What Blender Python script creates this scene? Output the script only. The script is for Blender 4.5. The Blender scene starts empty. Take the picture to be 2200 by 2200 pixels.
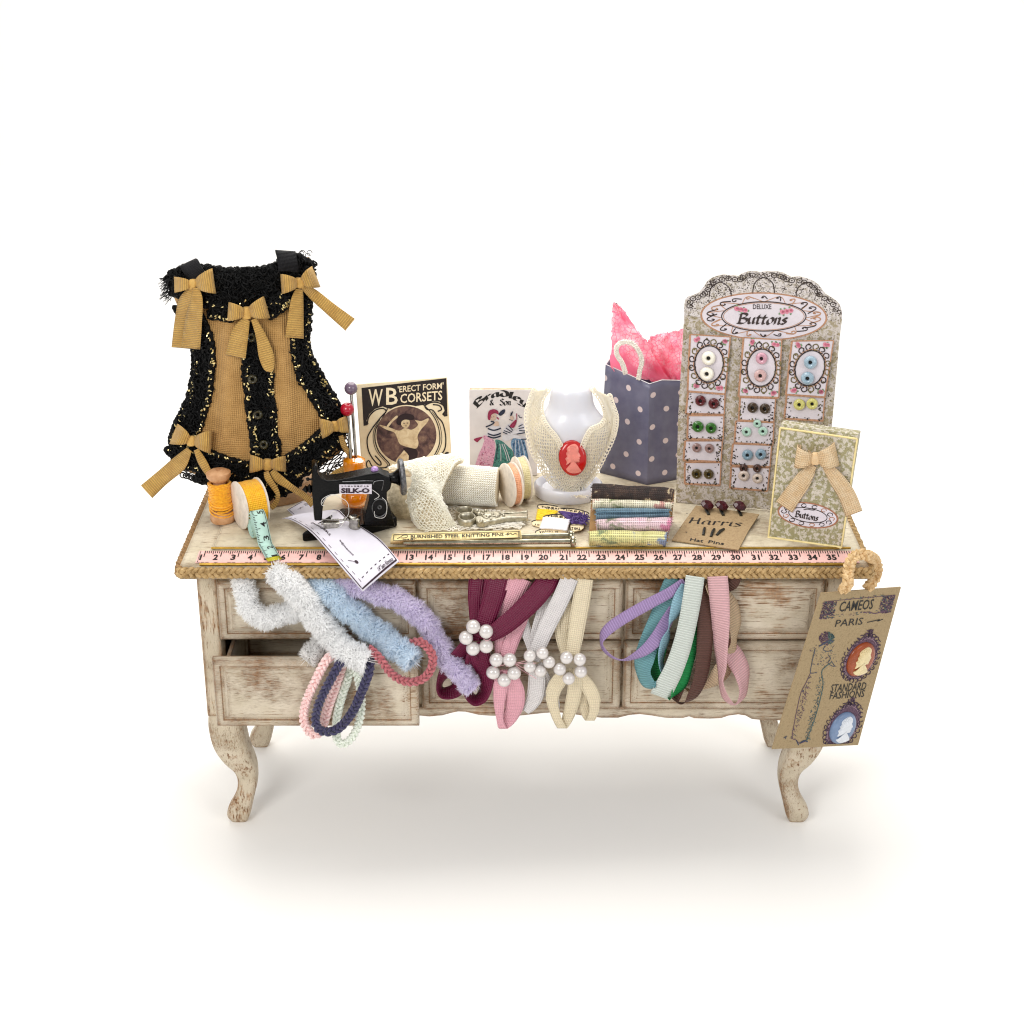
import bpy, math, random
import numpy as np
from mathutils import Vector as V, Matrix
from math import sin, cos, pi, radians as R
random.seed(7); rng = np.random.default_rng(7)
U = random.uniform
sc = bpy.context.scene
col = sc.collection

# ------------------------------------------------------------------ camera and photo measurements
FPX, PITCH, CAM = 3650.0, R(23.4), V((0, -3.311, 2.262))
TZ = .715                                       # height of the table's flat top
FW = V((0, cos(PITCH), -sin(PITCH))); UP = V((0, sin(PITCH), cos(PITCH))); RT = V((1, 0, 0))
def ray(p): return FW + RT * ((p[0] - 1100) / FPX) + UP * ((1100 - p[1]) / FPX)
def Ty(p, y): d = ray(p); return CAM + d * ((y - CAM.y) / d.y)
def Tz(p, z): d = ray(p); return CAM + d * ((z - CAM.z) / d.z)
def Tp(p, o, n): d = ray(p); return CAM + d * ((o - CAM).dot(n) / d.dot(n))
class Crop:                                     # measurements were taken in enlarged windows of the photo
    def __init__(s, x, y, k): s.x, s.y, s.k = x, y, k
    def __call__(s, a, b): return (s.x + a * s.k, s.y + b * s.k)
P = Crop(0, 0, 1); A = Crop(280, 500, .26915); B = Crop(280, 900, .26915); C = Crop(640, 780, .20704)
D4 = Crop(960, 780, .20704); EE = Crop(1240, 620, .20704); F = Crop(1400, 560, .2588); G = Crop(1240, 900, .3416)
H = Crop(800, 940, .2588); R1 = Crop(360, 1150, .3623); R2 = Crop(860, 1180, .2588); R3 = Crop(1240, 1180, .2588)
R4 = Crop(1560, 1160, .3416); R6 = Crop(360, 1060, .2795); R8 = Crop(1700, 1100, .1553); I1 = Crop(1430, 1070, .1087)
I2 = Crop(1140, 1070, .07246); I3 = Crop(1000, 820, .1087); I4 = Crop(640, 980, .12422); I5 = Crop(1660, 1300, .16568)
I6 = Crop(500, 900, .15528); I7 = Crop(820, 1120, .16563)

# ------------------------------------------------------------------ mesh builder
def catmull(pts, n=6, closed=False):
    """pts: list of tuples/vectors of floats (any length)."""
    a = np.array([tuple(p) for p in pts], float)
    m = len(a)
    if m < 3 and not closed:
        return [a[0] + (a[-1] - a[0]) * i / n for i in range(n + 1)]
    out = []
    for i in range(m if closed else m - 1):
        if closed: p0, p1, p2, p3 = a[i - 1], a[i], a[(i + 1) % m], a[(i + 2) % m]
        else: p0, p1, p2, p3 = a[max(i - 1, 0)], a[i], a[i + 1], a[min(i + 2, m - 1)]
        for k in range(n):
            t = k / n
            out.append(.5 * (2 * p1 + (p2 - p0) * t + (2 * p0 - 5 * p1 + 4 * p2 - p3) * t * t + (3 * p1 - p0 - 3 * p2 + p3) * t ** 3))
    if not closed: out.append(a[-1])
    return out
def cv(pts, n=6, closed=False): return [V(p) for p in catmull(pts, n, closed)]

class MB:
    def __init__(s): s.v, s.f, s.m, s.uv, s.sm, s.vn = [], [], [], [], [], []
    def add(s, vs, fs, m=0, uv=None, smooth=True):
        b = len(s.v); s.v.extend(tuple(x) for x in vs)
        s.uv.extend(uv if uv else [(0, 0)] * len(vs))
        for q in fs: s.f.append(tuple(b + i for i in q)); s.m.append(m); s.sm.append(smooth)
    def grid(s, g, m=0, uv=None, cu=False, cw=False, smooth=True):
        nu, nw = len(g), len(g[0]); vs = [p for r in g for p in r]
        fs = []
        for i in range(nu if cu else nu - 1):
            for j in range(nw if cw else nw - 1):
                i2, j2 = (i + 1) % nu, (j + 1) % nw
                fs.append((i * nw + j, i2 * nw + j, i2 * nw + j2, i * nw + j2))
        s.add(vs, fs, m, [t for r in uv for t in r] if uv else None, smooth)
    def tube(s, path, r, n=6, closed=False, cap=True, m=0, flat=None):
        path = [V(p) for p in path]; L = len(path)
        if L < 2: return
        rr = r if isinstance(r, (list, tuple)) else [r] * L
        ref = None; g = []
        for i, p in enumerate(path):
            if closed: t = path[(i + 1) % L] - path[i - 1]
            else: t = path[min(i + 1, L - 1)] - path[max(i - 1, 0)]
            if t.length < 1e-9: t = V((0, 0, 1))
            t.normalize()
            if ref is None:
                ref = V((0, 0, 1)) if abs(t.z) < .9 else V((1, 0, 0))
            u = ref - t * ref.dot(t)
            if u.length < 1e-6: u = t.orthogonal()
            u.normalize(); ref = u; w = t.cross(u)
            g.append([p + (u * cos(2 * pi * k / n) + w * sin(2 * pi * k / n)) * rr[i] for k in range(n)])
        s.grid(g, m, None, closed, True)
        if cap and not closed:
            b = len(s.v) - L * n
            s.f.append(tuple(b + k for k in reversed(range(n)))); s.m.append(m); s.sm.append(True)
            b = len(s.v) - n
            s.f.append(tuple(b + k for k in range(n))); s.m.append(m); s.sm.append(True)
    def lathe(s, o, ax, prof, n=24, m=0, sx=1, ref=None, smooth=True):
        ax = V(ax).normalized(); u = (V(ref) - ax * V(ref).dot(ax)).normalized() if ref else ax.orthogonal().normalized(); w = ax.cross(u)
        g = [[V(o) + ax * h + (u * cos(2 * pi * k / n) * sx + w * sin(2 * pi * k / n)) * r for k in range(n)] for r, h in prof]
        s.grid(g, m, None, False, True, smooth)
    def ball(s, c, r, n=14, m=0, sx=(1, 0, 0), sy=(0, 1, 0), sz=(0, 0, 1), e=1):
        X, Y, Z = V(sx), V(sy), V(sz); q = lambda a: math.copysign(abs(a) ** e, a)
        k = max(6, n // 2)
        g = [[V(c) + (X * q(sin(pi * i / k)) * q(cos(2 * pi * j / n)) + Y * q(sin(pi * i / k)) * q(sin(2 * pi * j / n)) + Z * q(cos(pi * i / k))) * r
              for j in range(n)] for i in range(k + 1)]
        s.grid(g, m, None, False, True)
    def torus(s, c, ax, RR, r, n=20, k=8, m=0, sx=1, ref=None, h=1):
        ax = V(ax).normalized(); u = (V(ref) - ax * V(ref).dot(ax)).normalized() if ref else ax.orthogonal().normalized(); w = ax.cross(u)
        g = [[V(c) + (u * cos(a) * sx + w * sin(a)) * (RR + r * cos(b)) + ax * r * h * sin(b)
              for b in [2 * pi * j / k for j in range(k)]] for a in [2 * pi * i / n for i in range(n)]]
        s.grid(g, m, None, True, True)
    def prism(s, pts, off, m=0, uv=None, smooth=False):
        n = len(pts); pts = [V(p) for p in pts]; off = V(off)
        vs = pts + [p + off for p in pts]
        nn = V((0, 0, 0))
        for i in range(n): nn += pts[i].cross(pts[(i + 1) % n])
        front = tuple(range(n)) if nn.dot(off) < 0 else tuple(reversed(range(n)))
        back = tuple(n + i for i in reversed(front))
        sd = [(front[(i + 1) % n], front[i], n + front[i], n + front[(i + 1) % n]) for i in range(n)]
        s.add(vs, [front, back] + sd, m, (uv + uv) if uv else None, smooth)
    def box(s, lo, hi, m=0):
        x0, y0, z0 = lo; x1, y1, z1 = hi
        s.add([(x0, y0, z0), (x1, y0, z0), (x1, y1, z0), (x0, y1, z0), (x0, y0, z1), (x1, y0, z1), (x1, y1, z1), (x0, y1, z1)],
              [(3, 2, 1, 0), (4, 5, 6, 7), (0, 1, 5, 4), (1, 2, 6, 5), (2, 3, 7, 6), (3, 0, 4, 7)], m, None, False)
    def poly(s, pts, m=0, uv=None): s.add(pts, [tuple(range(len(pts)))], m, uv, False)
    def ribbon(s, pts, n=7, k=4, m=0, dome=0):
        """pts: (centre Vector, half-width Vector)"""
        a = catmull([tuple(c) + tuple(w) for c, w in pts], n)
        g, uv, L, pc = [], [], 0, None
        for q in a:
            c, w = V(q[:3]), V(q[3:])
            if pc is not None: L += (c - pc).length
            pc = c
            g.append([c + w * (2 * j / k - 1) for j in range(k + 1)])
            uv.append([((2 * j / k - 1) * w.length, L) for j in range(k + 1)])
        if dome:
            for i, r in enumerate(g):
                t = g[min(i + 1, len(g) - 1)][0] - g[max(i - 1, 0)][0]; w = r[-1] - r[0]
                nn = t.cross(w)
                if nn.length > 1e-9:
                    nn.normalize()
                    for j in range(k + 1): r[j] = r[j] + nn * dome * (1 - (2 * j / k - 1) ** 2)
        s.grid(g, m, uv)
    def fib(s, a, b, w, m=0, mid=None, face=None):
        """one tapering fibre"""
        d = b - a; side = d.cross(V((U(-1, 1), U(-1, 1), U(-1, 1))) * (.45 if face else 1) + (face or V()))
        if side.length < 1e-12: return
        side = side.normalized() * w; c = (a + b) * .5 if mid is None else mid
        s.add([a - side, a + side, c + side * .8, c - side * .8, b], [(0, 1, 2, 3), (3, 2, 4)], m)
    def build(s, name, mats, parent=None, solid=0, bevel=0, seg=2, sub=0, angle=45):
        root = parent
        while root is not None and root.parent is not None: root = root.parent
        o0 = root.location if root is not None else V((0, 0, 0))
        me = bpy.data.meshes.new(name)
        me.from_pydata([(x - o0[0], y - o0[1], z - o0[2]) for x, y, z in s.v], [], s.f)
        mats = mats if isinstance(mats, (list, tuple)) else [mats]
        for q in mats: me.materials.append(q)
        me.polygons.foreach_set('material_index', s.m); me.polygons.foreach_set('use_smooth', s.sm)
        ul = me.uv_layers.new(name='uv'); li = np.empty(len(me.loops), 'i'); me.loops.foreach_get('vertex_index', li)
        ul.data.foreach_set('uv', np.array(s.uv, 'f')[li].ravel())
        me.update(); me.set_sharp_from_angle(angle=R(angle))
        if s.vn: me.normals_split_custom_set_from_vertices(s.vn)
        o = bpy.data.objects.new(name, me); col.objects.link(o)
        if parent is not None: o.parent = parent
        if bevel:
            b = o.modifiers.new('b', 'BEVEL'); b.width = bevel; b.segments = seg; b.limit_method = 'ANGLE'; b.angle_limit = R(40)
            me.polygons.foreach_set('use_smooth', [True] * len(me.polygons))
        if sub:
            b = o.modifiers.new('s', 'SUBSURF'); b.levels = b.render_levels = sub
        if solid:
            b = o.modifiers.new('t', 'SOLIDIFY'); b.thickness = solid; b.offset = 0
        return o

def thing(name, label, cat, loc, group=None):
    o = bpy.data.objects.new(name, None); col.objects.link(o); o.location = loc; o.empty_display_size = .02
    return tag(o, label, cat, group)
def tag(o, label, cat, group=None):
    o['label'] = label; o['category'] = cat
    if group: o['group'] = group
    return o

# ------------------------------------------------------------------ materials
def lin(h):
    if not isinstance(h, str): return tuple(h) + (1,)
    c = [int(h[i:i + 2], 16) / 255 for i in (0, 2, 4)]
    return tuple(x / 12.92 if x <= .04045 else ((x + .055) / 1.055) ** 2.4 for x in c) + (1,)
class NT:
    def __init__(s, name):
        s.mat = bpy.data.materials.new(name); s.mat.use_nodes = True; s.t = s.mat.node_tree; s.t.nodes.clear()
        s.out = s.n('ShaderNodeOutputMaterial'); s.b = s.n('ShaderNodeBsdfPrincipled'); s.l(s.b.outputs[0], s.out.inputs[0])
    def n(s, t, **k):
        q = s.t.nodes.new(t)
        for a, b in k.items(): setattr(q, a, b)
        return q
    def l(s, a, b): s.t.links.new(a, b)
    def val(s, x, sock):
        if hasattr(x, 'is_output'): s.l(x, sock)
        else: sock.default_value = x
    def math(s, op, a, b=0.0, c=None):
        q = s.n('ShaderNodeMath', operation=op); s.val(a, q.inputs[0]); s.val(b, q.inputs[1])
        if c is not None: s.val(c, q.inputs[2])
        return q.outputs[0]
    def noise(s, vec, scale, detail=4, rough=.55, dist=0):
        q = s.n('ShaderNodeTexNoise'); q.inputs['Scale'].default_value = scale; q.inputs['Detail'].default_value = detail
        q.inputs['Roughness'].default_value = rough; q.inputs['Distortion'].default_value = dist
        s.l(vec, q.inputs['Vector']); return q.outputs[0]
    def mapr(s, x, a, b, c=0.0, d=1.0, smooth=False):
        q = s.n('ShaderNodeMapRange')
        if smooth: q.interpolation_type = 'SMOOTHSTEP'
        s.val(x, q.inputs[0])
        for i, t in enumerate((a, b, c, d)): q.inputs[i + 1].default_value = t
        return q.outputs[0]
    def mix(s, f, a, b, mode='MIX'):
        q = s.n('ShaderNodeMix', data_type='RGBA', blend_type=mode); s.val(f, q.inputs[0]); s.val(a, q.inputs[6]); s.val(b, q.inputs[7])
        return q.outputs[2]
    def coord(s, k='Object', sc=(1, 1, 1)):
        q = s.n('ShaderNodeTexCoord'); m = s.n('ShaderNodeMapping'); m.inputs['Scale'].default_value = sc
        s.l(q.outputs[k], m.inputs[0]); return m.outputs[0]
    def vor(s, vec, scale, feat='F1', rnd=1):
        q = s.n('ShaderNodeTexVoronoi', feature=feat); q.inputs['Scale'].default_value = scale; q.inputs['Randomness'].default_value = rnd
        s.l(vec, q.inputs['Vector']); return q
    def bump(s, h, st=.5, d=.001, prev=None):
        q = s.n('ShaderNodeBump'); q.inputs['Strength'].default_value = st; q.inputs['Distance'].default_value = d
        s.l(h, q.inputs['Height'])
        if prev is not None: s.l(prev, q.inputs['Normal'])
        return q.outputs[0]
    def set(s, **k):
        for a, b in k.items(): s.val(b, s.b.inputs[a.replace('_', ' ')])
_mc = {}
def M(name, c, rough=.6, metal=0, var=.12, vs=40, bump=0, bs=300, sheen=0, sss=0, trans=0, coat=0, weave=None, c2=None, spec=.5, ior=1.45, tl=0):
    if name in _mc: return _mc[name]
    t = NT(name); o = t.coord(); c = lin(c)
    dark = lin(c2) if c2 else tuple(x * (1 - 2.2 * var) for x in c[:3]) + (1,)
    lite = tuple(min(1, x * (1 + .5 * var)) for x in c[:3]) + (1,)
    nz = t.noise(o, vs, 5, .6)
    cc = t.mix(t.mapr(nz, .3, .7), dark, lite)
    nrm = None
    if weave:
        su, sv, st, dk = weave                       # thread pitch across and along, in scene units
        q = t.n('ShaderNodeTexCoord'); x = t.n('ShaderNodeSeparateXYZ'); t.l(q.outputs['UV'], x.inputs[0])
        jit = t.math('MULTIPLY', t.math('SUBTRACT', t.noise(o, 160, 2), .5), 1.4)
        hs = []
        if su: hs.append(t.math('SINE', t.math('ADD', t.math('MULTIPLY', x.outputs[0], 2 * pi / su), jit)))
        if sv: hs.append(t.math('SINE', t.math('ADD', t.math('MULTIPLY', x.outputs[1], 2 * pi / sv), jit)))
        h = hs[0] if len(hs) == 1 else t.math('MULTIPLY', hs[0], hs[1]) if dk >= 0 else t.math('ADD', hs[0], hs[1])
        nrm = t.bump(h, st, .0012)
        cc = t.mix(t.mapr(h, -1, .3, abs(dk), 0), cc, tuple(x * .35 for x in c[:3]) + (1,))
    if bump: nrm = t.bump(t.noise(o, bs, 3), bump, .002, nrm)
    t.set(Base_Color=cc, Roughness=rough, Metallic=metal, IOR=ior, Transmission_Weight=trans, Coat_Weight=coat, Sheen_Weight=sheen, Specular_IOR_Level=spec)
    if sheen: t.b.inputs['Sheen Roughness'].default_value = .5
    if sss:
        t.set(Subsurface_Weight=sss, Subsurface_Scale=.01); t.b.inputs['Subsurface Radius'].default_value = (1, .8, .6)
    if nrm is not None: t.l(nrm, t.b.inputs['Normal'])
    if tl:                                            # thin cloth lets some light through
        a = t.n('ShaderNodeBsdfTranslucent'); t.l(cc, a.inputs[0]); m = t.n('ShaderNodeMixShader'); m.inputs[0].default_value = tl
        t.l(t.b.outputs[0], m.inputs[1]); t.l(a.outputs[0], m.inputs[2]); t.l(m.outputs[0], t.out.inputs[0])
    _mc[name] = t.mat; return t.mat

def wood(name, paint='dcd0ba', under='8a5a2c', sc3=(4, 60, 60), amount=.5, wear=1):
    """whitewashed wood: brown grain and rubbed edges showing through the paint"""
    t = NT(name); o = t.coord('Object', sc3); o1 = t.coord()
    g = t.noise(o, 3.2, 8, .66, .25); big = t.noise(o1, 6, 5, .62); fine = t.noise(o, 12, 6, .7); spk = t.noise(o1, 150, 3, .6)
    bv = t.n('ShaderNodeBevel', samples=4); bv.inputs[0].default_value = .014
    ge = t.n('ShaderNodeNewGeometry'); dp = t.n('ShaderNodeVectorMath', operation='DOT_PRODUCT')
    t.l(bv.outputs[0], dp.inputs[0]); t.l(ge.outputs['Normal'], dp.inputs[1])
    mixn = t.math('ADD', t.math('MULTIPLY', t.math('SUBTRACT', fine, .5), .22), t.math('MULTIPLY', t.math('SUBTRACT', big, .5), .30))
    edge = t.mapr(t.math('ADD', dp.outputs['Value'], mixn), .992, .935, 0, .95 * wear, True)
    patch = t.mapr(t.math('ADD', t.math('MULTIPLY', big, .7), t.math('MULTIPLY', g, .42)), .625 - .06 * amount, .74 - .06 * amount, 0, .8, True)
    streak = t.mapr(t.math('ADD', t.math('MULTIPLY', g, .8), t.math('MULTIPLY', big, .3)), .64 - .04 * amount, .72 - .04 * amount, 0, .85, True)
    U_ = lin(under)[:3]; lightb = tuple(min(1, x * y) for x, y in zip(U_, (2.1, 2.15, 2.2))) + (1,); darkb = tuple(x * .8 for x in U_) + (1,)
    pt = t.mix(t.mapr(t.noise(o1, 22, 5), .35, .75), lin(paint), tuple(x * y for x, y in zip(lin(paint)[:3], (.82, .80, .74))) + (1,))
    pt = t.mix(t.mapr(fine, .585, .68, 0, .8), pt, tuple(x * y for x, y in zip(lin(paint)[:3], (.30, .24, .17))) + (1,))
    cc = t.mix(patch, pt, t.mix(t.mapr(spk, .4, .6), lightb, tuple(x * 1.25 for x in U_) + (1,)))
    cc = t.mix(streak, cc, darkb); cc = t.mix(edge, cc, t.mix(t.mapr(spk, .42, .6), tuple(x * 1.4 for x in U_) + (1,), darkb))
    worn = t.math('MAXIMUM', edge, streak)
    t.set(Base_Color=cc, Roughness=.62)
    h = t.math('SUBTRACT', t.math('ADD', t.math('MULTIPLY', g, .6), t.math('MULTIPLY', fine, .6)), t.math('MULTIPLY', worn, .35))
    t.l(t.bump(h, .55, .004), t.b.inputs['Normal'])
    return t.mat
def mottle(name, cols, s1=60, s2=200, speck=None, amt=.4, rough=.75, pos=(.3, .42, .55, .68), dist=.6):
    """printed paper or cloth with irregular patches"""
    t = NT(name); o = t.coord(); r = t.n('ShaderNodeValToRGB'); e = r.color_ramp.elements
    for i, c in enumerate(cols):
        q = e[i] if i < 2 else e.new(pos[i]); q.position = pos[i]; q.color = lin(c)
    t.l(t.noise(o, s1, 5, .6, dist), r.inputs[0]); cc = r.outputs[0]
    if speck:
        v = t.vor(o, s2, 'F1'); w = t.math('ADD', v.outputs['Distance'], t.math('MULTIPLY', t.noise(o, s1 * .8, 2), .9))
        cc = t.mix(t.mapr(w, amt + .12, amt), cc, lin(speck))
    t.set(Base_Color=cc, Roughness=rough); t.l(t.bump(t.noise(o, 400, 2), .2, .001), t.b.inputs['Normal'])
    return t.mat

# ------------------------------------------------------------------ shared shapes
def braid(mb, path, w, period, sr=None, m=0, closed=False, flat=.5, up=None, res=10, n=5):
    """three-strand plait along a path (list of Vectors); w = half width"""
    path = [V(p) for p in path]; d = [0]
    pp = path + ([path[0]] if closed else [])
    for a, b in zip(pp, pp[1:]): d.append(d[-1] + (b - a).length)
    L = d[-1]; N = max(8, int(L / period * res)); per = L / max(1, round(L / period))
    sr = sr or w * .42; ref = V(up) if up else V((0, -1, 0)); fr = []; j = 0
    for i in range(N if closed else N + 1):
        s = L * i / N
        while j < len(d) - 2 and d[j + 1] < s: j += 1
        t = (pp[j + 1] - pp[j]); q = (s - d[j]) / max(1e-9, d[j + 1] - d[j]); p = pp[j] + t * q
        if t.length < 1e-9: t = V((1, 0, 0))
        t.normalize(); nn = ref - t * ref.dot(t)
        nn = nn.normalized() if nn.length > 1e-4 else t.orthogonal().normalized()
        fr.append((s, p, t.cross(nn), nn))
    for k in range(3):
        pts = []
        for s, p, side, nn in fr:
            a = 2 * pi * s / per + 2 * pi * k / 3
            pts.append(p + side * (w - sr * .8) * sin(a) + nn * sr * 2 * flat * sin(2 * a))
        mb.tube(pts, sr, n, closed, True, m)
def net(mb, S, nu, nv, r, m=0, jit=.25, drop=0):
    """knotted hexagonal net of threads over S(u,v)"""
    g = {}
    for j in range(nv + 1):
        for i in range(nu + 1):
            u = (i + U(-jit, jit) * .6) / nu; v = (j + (.28 if (i + j) % 2 else -.28) + U(-jit, jit) * .5) / nv
            g[i, j] = S(min(1, max(0, u)), min(1, max(0, v)))
    def ed(a, b):
        if drop and U(0, 1) < drop: return
        d = b - a
        if d.length < 1e-7: return
        x = d.orthogonal().normalized() * r; y = d.normalized().cross(x)
        q = [(x * cos(t) + y * sin(t)) for t in (0, 2.094, 4.189)]
        mb.add([a + o for o in q] + [b + o for o in q], [(0, 1, 4, 3), (1, 2, 5, 4), (2, 0, 3, 5)], m)
    for j in range(nv + 1):
        for i in range(nu + 1):
            if i < nu: ed(g[i, j], g[i + 1, j])
            if j < nv and (i + j) % 2: ed(g[i, j], g[i, j + 1])
def bil(c, u, v):                                    # corners: bottom-left, bottom-right, top-right, top-left
    return (c[0] * (1 - u) + c[1] * u) * (1 - v) + (c[3] * (1 - u) + c[2] * u) * v
def nrm3(c): return (c[1] - c[0]).cross(c[3] - c[0]).normalized()
class Quad:
    """a flat card: q(u, v, w) with u to its right, v up, w out of its face (scene units)"""
    def __init__(s, c): s.c = [V(x) for x in c]; s.n = nrm3(s.c)
    def __call__(s, u, v, w=0): return bil(s.c, u, v) + s.n * w
class PixQ:
    """a print addressed by the photo's own measurements on a plane"""
    def __init__(s, crop, o, n): s.k, s.o, s.n = crop, V(o), V(n).normalized()
    def __call__(s, x, y, w=0): return Tp(s.k(x, y), s.o, s.n) + s.n * w
_fonts = {}
def text(mb, body, fn, x0, y0, x1, y1, m=0, shear=0, bold=0, sp=1, w=.0006):
    """letters of the plain font stretched into the box (x0,y0)-(x1,y1) of the surface fn(x, y, lift)"""
    c = bpy.data.curves.new('t', 'FONT'); c.body = body; c.offset = bold; c.shear = shear; c.space_character = sp; c.resolution_u = 2
    o = bpy.data.objects.new('t', c); me = bpy.data.meshes.new_from_object(o)
    vs = [v.co for v in me.vertices]; fs = [tuple(p.vertices) for p in me.polygons]
    if vs:
        ax, bx = min(v.x for v in vs), max(v.x for v in vs); ay, by = min(v.y for v in vs), max(v.y for v in vs)
        mb.add([fn(x0 + (v.x - ax) / (bx - ax) * (x1 - x0), y0 + (v.y - ay) / (by - ay) * (y1 - y0), w) for v in vs], fs, m, None, False)
    bpy.data.objects.remove(o); bpy.data.meshes.remove(me); bpy.data.curves.remove(c)
def pen(mb, pts, fn, wd, ang=None, m=0, w=.0006, sm=5, closed=False):
    """a drawn line on a surface: a round pen, or a broad nib held at an angle (degrees)"""
    a = catmull(pts, sm, closed) if sm > 1 else [np.array(p, float) for p in pts]
    if closed: a = a + [a[0]]
    n = len(a); vs = []
    for i, p in enumerate(a):
        if ang is None:
            d = a[min(i + 1, n - 1)] - a[max(i - 1, 0)]; L = math.hypot(*d) or 1
            o = np.array([-d[1], d[0]]) / L * wd / 2
        else: o = np.array([cos(R(ang)), sin(R(ang))]) * wd / 2
        vs += [fn(*(p + o), w), fn(*(p - o), w)]
    mb.add(vs, [(2 * i, 2 * i + 1, 2 * i + 3, 2 * i + 2) for i in range(n - 1)], m, None, False)
def disc(mb, fn, x, y, rx, ry, m=0, w=.0006, n=28, rot=0):
    c, s = cos(R(rot)), sin(R(rot))
    mb.poly([fn(x + rx * cos(t) * c - ry * sin(t) * s, y + rx * cos(t) * s + ry * sin(t) * c, w) for t in [2 * pi * k / n for k in range(n)]], m)
def blob(mb, fn, pts, m=0, w=.0006, sm=4):
    mb.poly([fn(p[0], p[1], w) for p in (catmull(pts, sm, True) if sm > 1 else pts)], m)
GL = {  # broad-nib letters: advance, strokes (x-height .48, capitals .74)
 'B': (.6, [[(.12, .02), (.12, .72)], [(.0, .66), (.2, .76), (.45, .68), (.42, .5), (.2, .4)], [(.2, .4), (.5, .34), (.52, .12), (.3, 0), (.02, .05)]]),
 'u': (.44, [[(.05, .46), (.07, .1), (.17, .02), (.31, .14)], [(.32, .47), (.33, .07), (.42, .04)]]),
 't': (.33, [[(.15, .66), (.12, .1), (.2, .01), (.3, .07)], [(.0, .46), (.3, .47)]]),
 'o': (.42, [[(.2, .48), (.05, .3), (.08, .06), (.2, 0), (.35, .2), (.33, .42), (.2, .48)]]),
 'n': (.44, [[(.04, .45), (.08, .44), (.08, .02)], [(.08, .34), (.22, .48), (.31, .4), (.3, .06), (.4, .03)]]),
 's': (.36, [[(.3, .43), (.16, .48), (.07, .37), (.26, .18), (.2, .03), (.02, .05)]]),
 'r': (.34, [[(.04, .45), (.08, .44), (.08, .02)], [(.08, .33), (.2, .48), (.3, .42)]]),
 'a': (.43, [[(.3, .46), (.13, .46), (.04, .2), (.1, .02), (.28, .14)], [(.31, .48), (.31, .06), (.4, .03)]]),
 'd': (.43, [[(.06, .7), (.3, .56), (.34, .14), (.2, 0), (.06, .1), (.06, .34), (.2, .46)]]),
 'l': (.22, [[(.08, .74), (.08, .08), (.17, .02)]]),
 'e': (.38, [[(.06, .24), (.29, .33), (.25, .46), (.14, .48), (.05, .28), (.09, .05), (.2, .01), (.32, .09)]]),
 'y': (.43, [[(.05, .47), (.08, .12), (.2, .05), (.3, .16)], [(.33, .48), (.31, 0), (.16, -.18), (0, -.14)]]),
 'S': (.5, [[(.44, .64), (.25, .76), (.08, .6), (.4, .3), (.36, .06), (.15, 0), (0, .12)]]),
 '&': (.56, [[(.48, .02), (.15, .48), (.18, .68), (.3, .7), (.32, .55), (.06, .22), (.14, .02), (.32, .06), (.46, .34)]]),
 'H': (.58, [[(.0, .66), (.12, .72), (.1, .02)], [(.1, .38), (.42, .42)], [(.42, .74), (.44, .06), (.54, .02)]]),
 'i': (.22, [[(.04, .45), (.09, .44), (.08, .08), (.17, .03)], [(.07, .6), (.12, .66)]]),
 ' ': (.22, [])}
def calli(mb, word, fn, h, m=0, wd=.11, ang=40, w=.0006, shear=0):
    """fn(x, y, lift) with x running in the word's own units scaled by h"""
    x = 0
    for ch in word:
        adv, st = GL[ch]
        for s in st: pen(mb, [((x + a + shear * b) * h, b * h) for a, b in s], fn, wd * h, ang, m, w)
        x += adv
def wlen(word): return sum(GL[c][0] for c in word)
# ================================================================== setting
def setting():
    t = NT('white sweep'); o = t.coord()
    t.set(Base_Color=lin((.93, .918, .895)), Roughness=.75, Specular_IOR_Level=.2)
    t.l(t.bump(t.noise(o, 60, 3), .03, .002), t.b.inputs['Normal'])
    mb = MB(); prof = [(-7, 0), (-3, 0), (0, 0), (3, 0)] + [(3 + 2.5 * sin(a), 2.5 - 2.5 * cos(a)) for a in [pi / 2 * k / 12 for k in range(1, 13)]] + [(5.5, 8)]
    mb.grid([[V((x, y, z)) for y, z in prof] for x in (-8, 0, 8)])
    f = mb.build('floor', t.mat); f['kind'] = 'structure'
setting()

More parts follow.
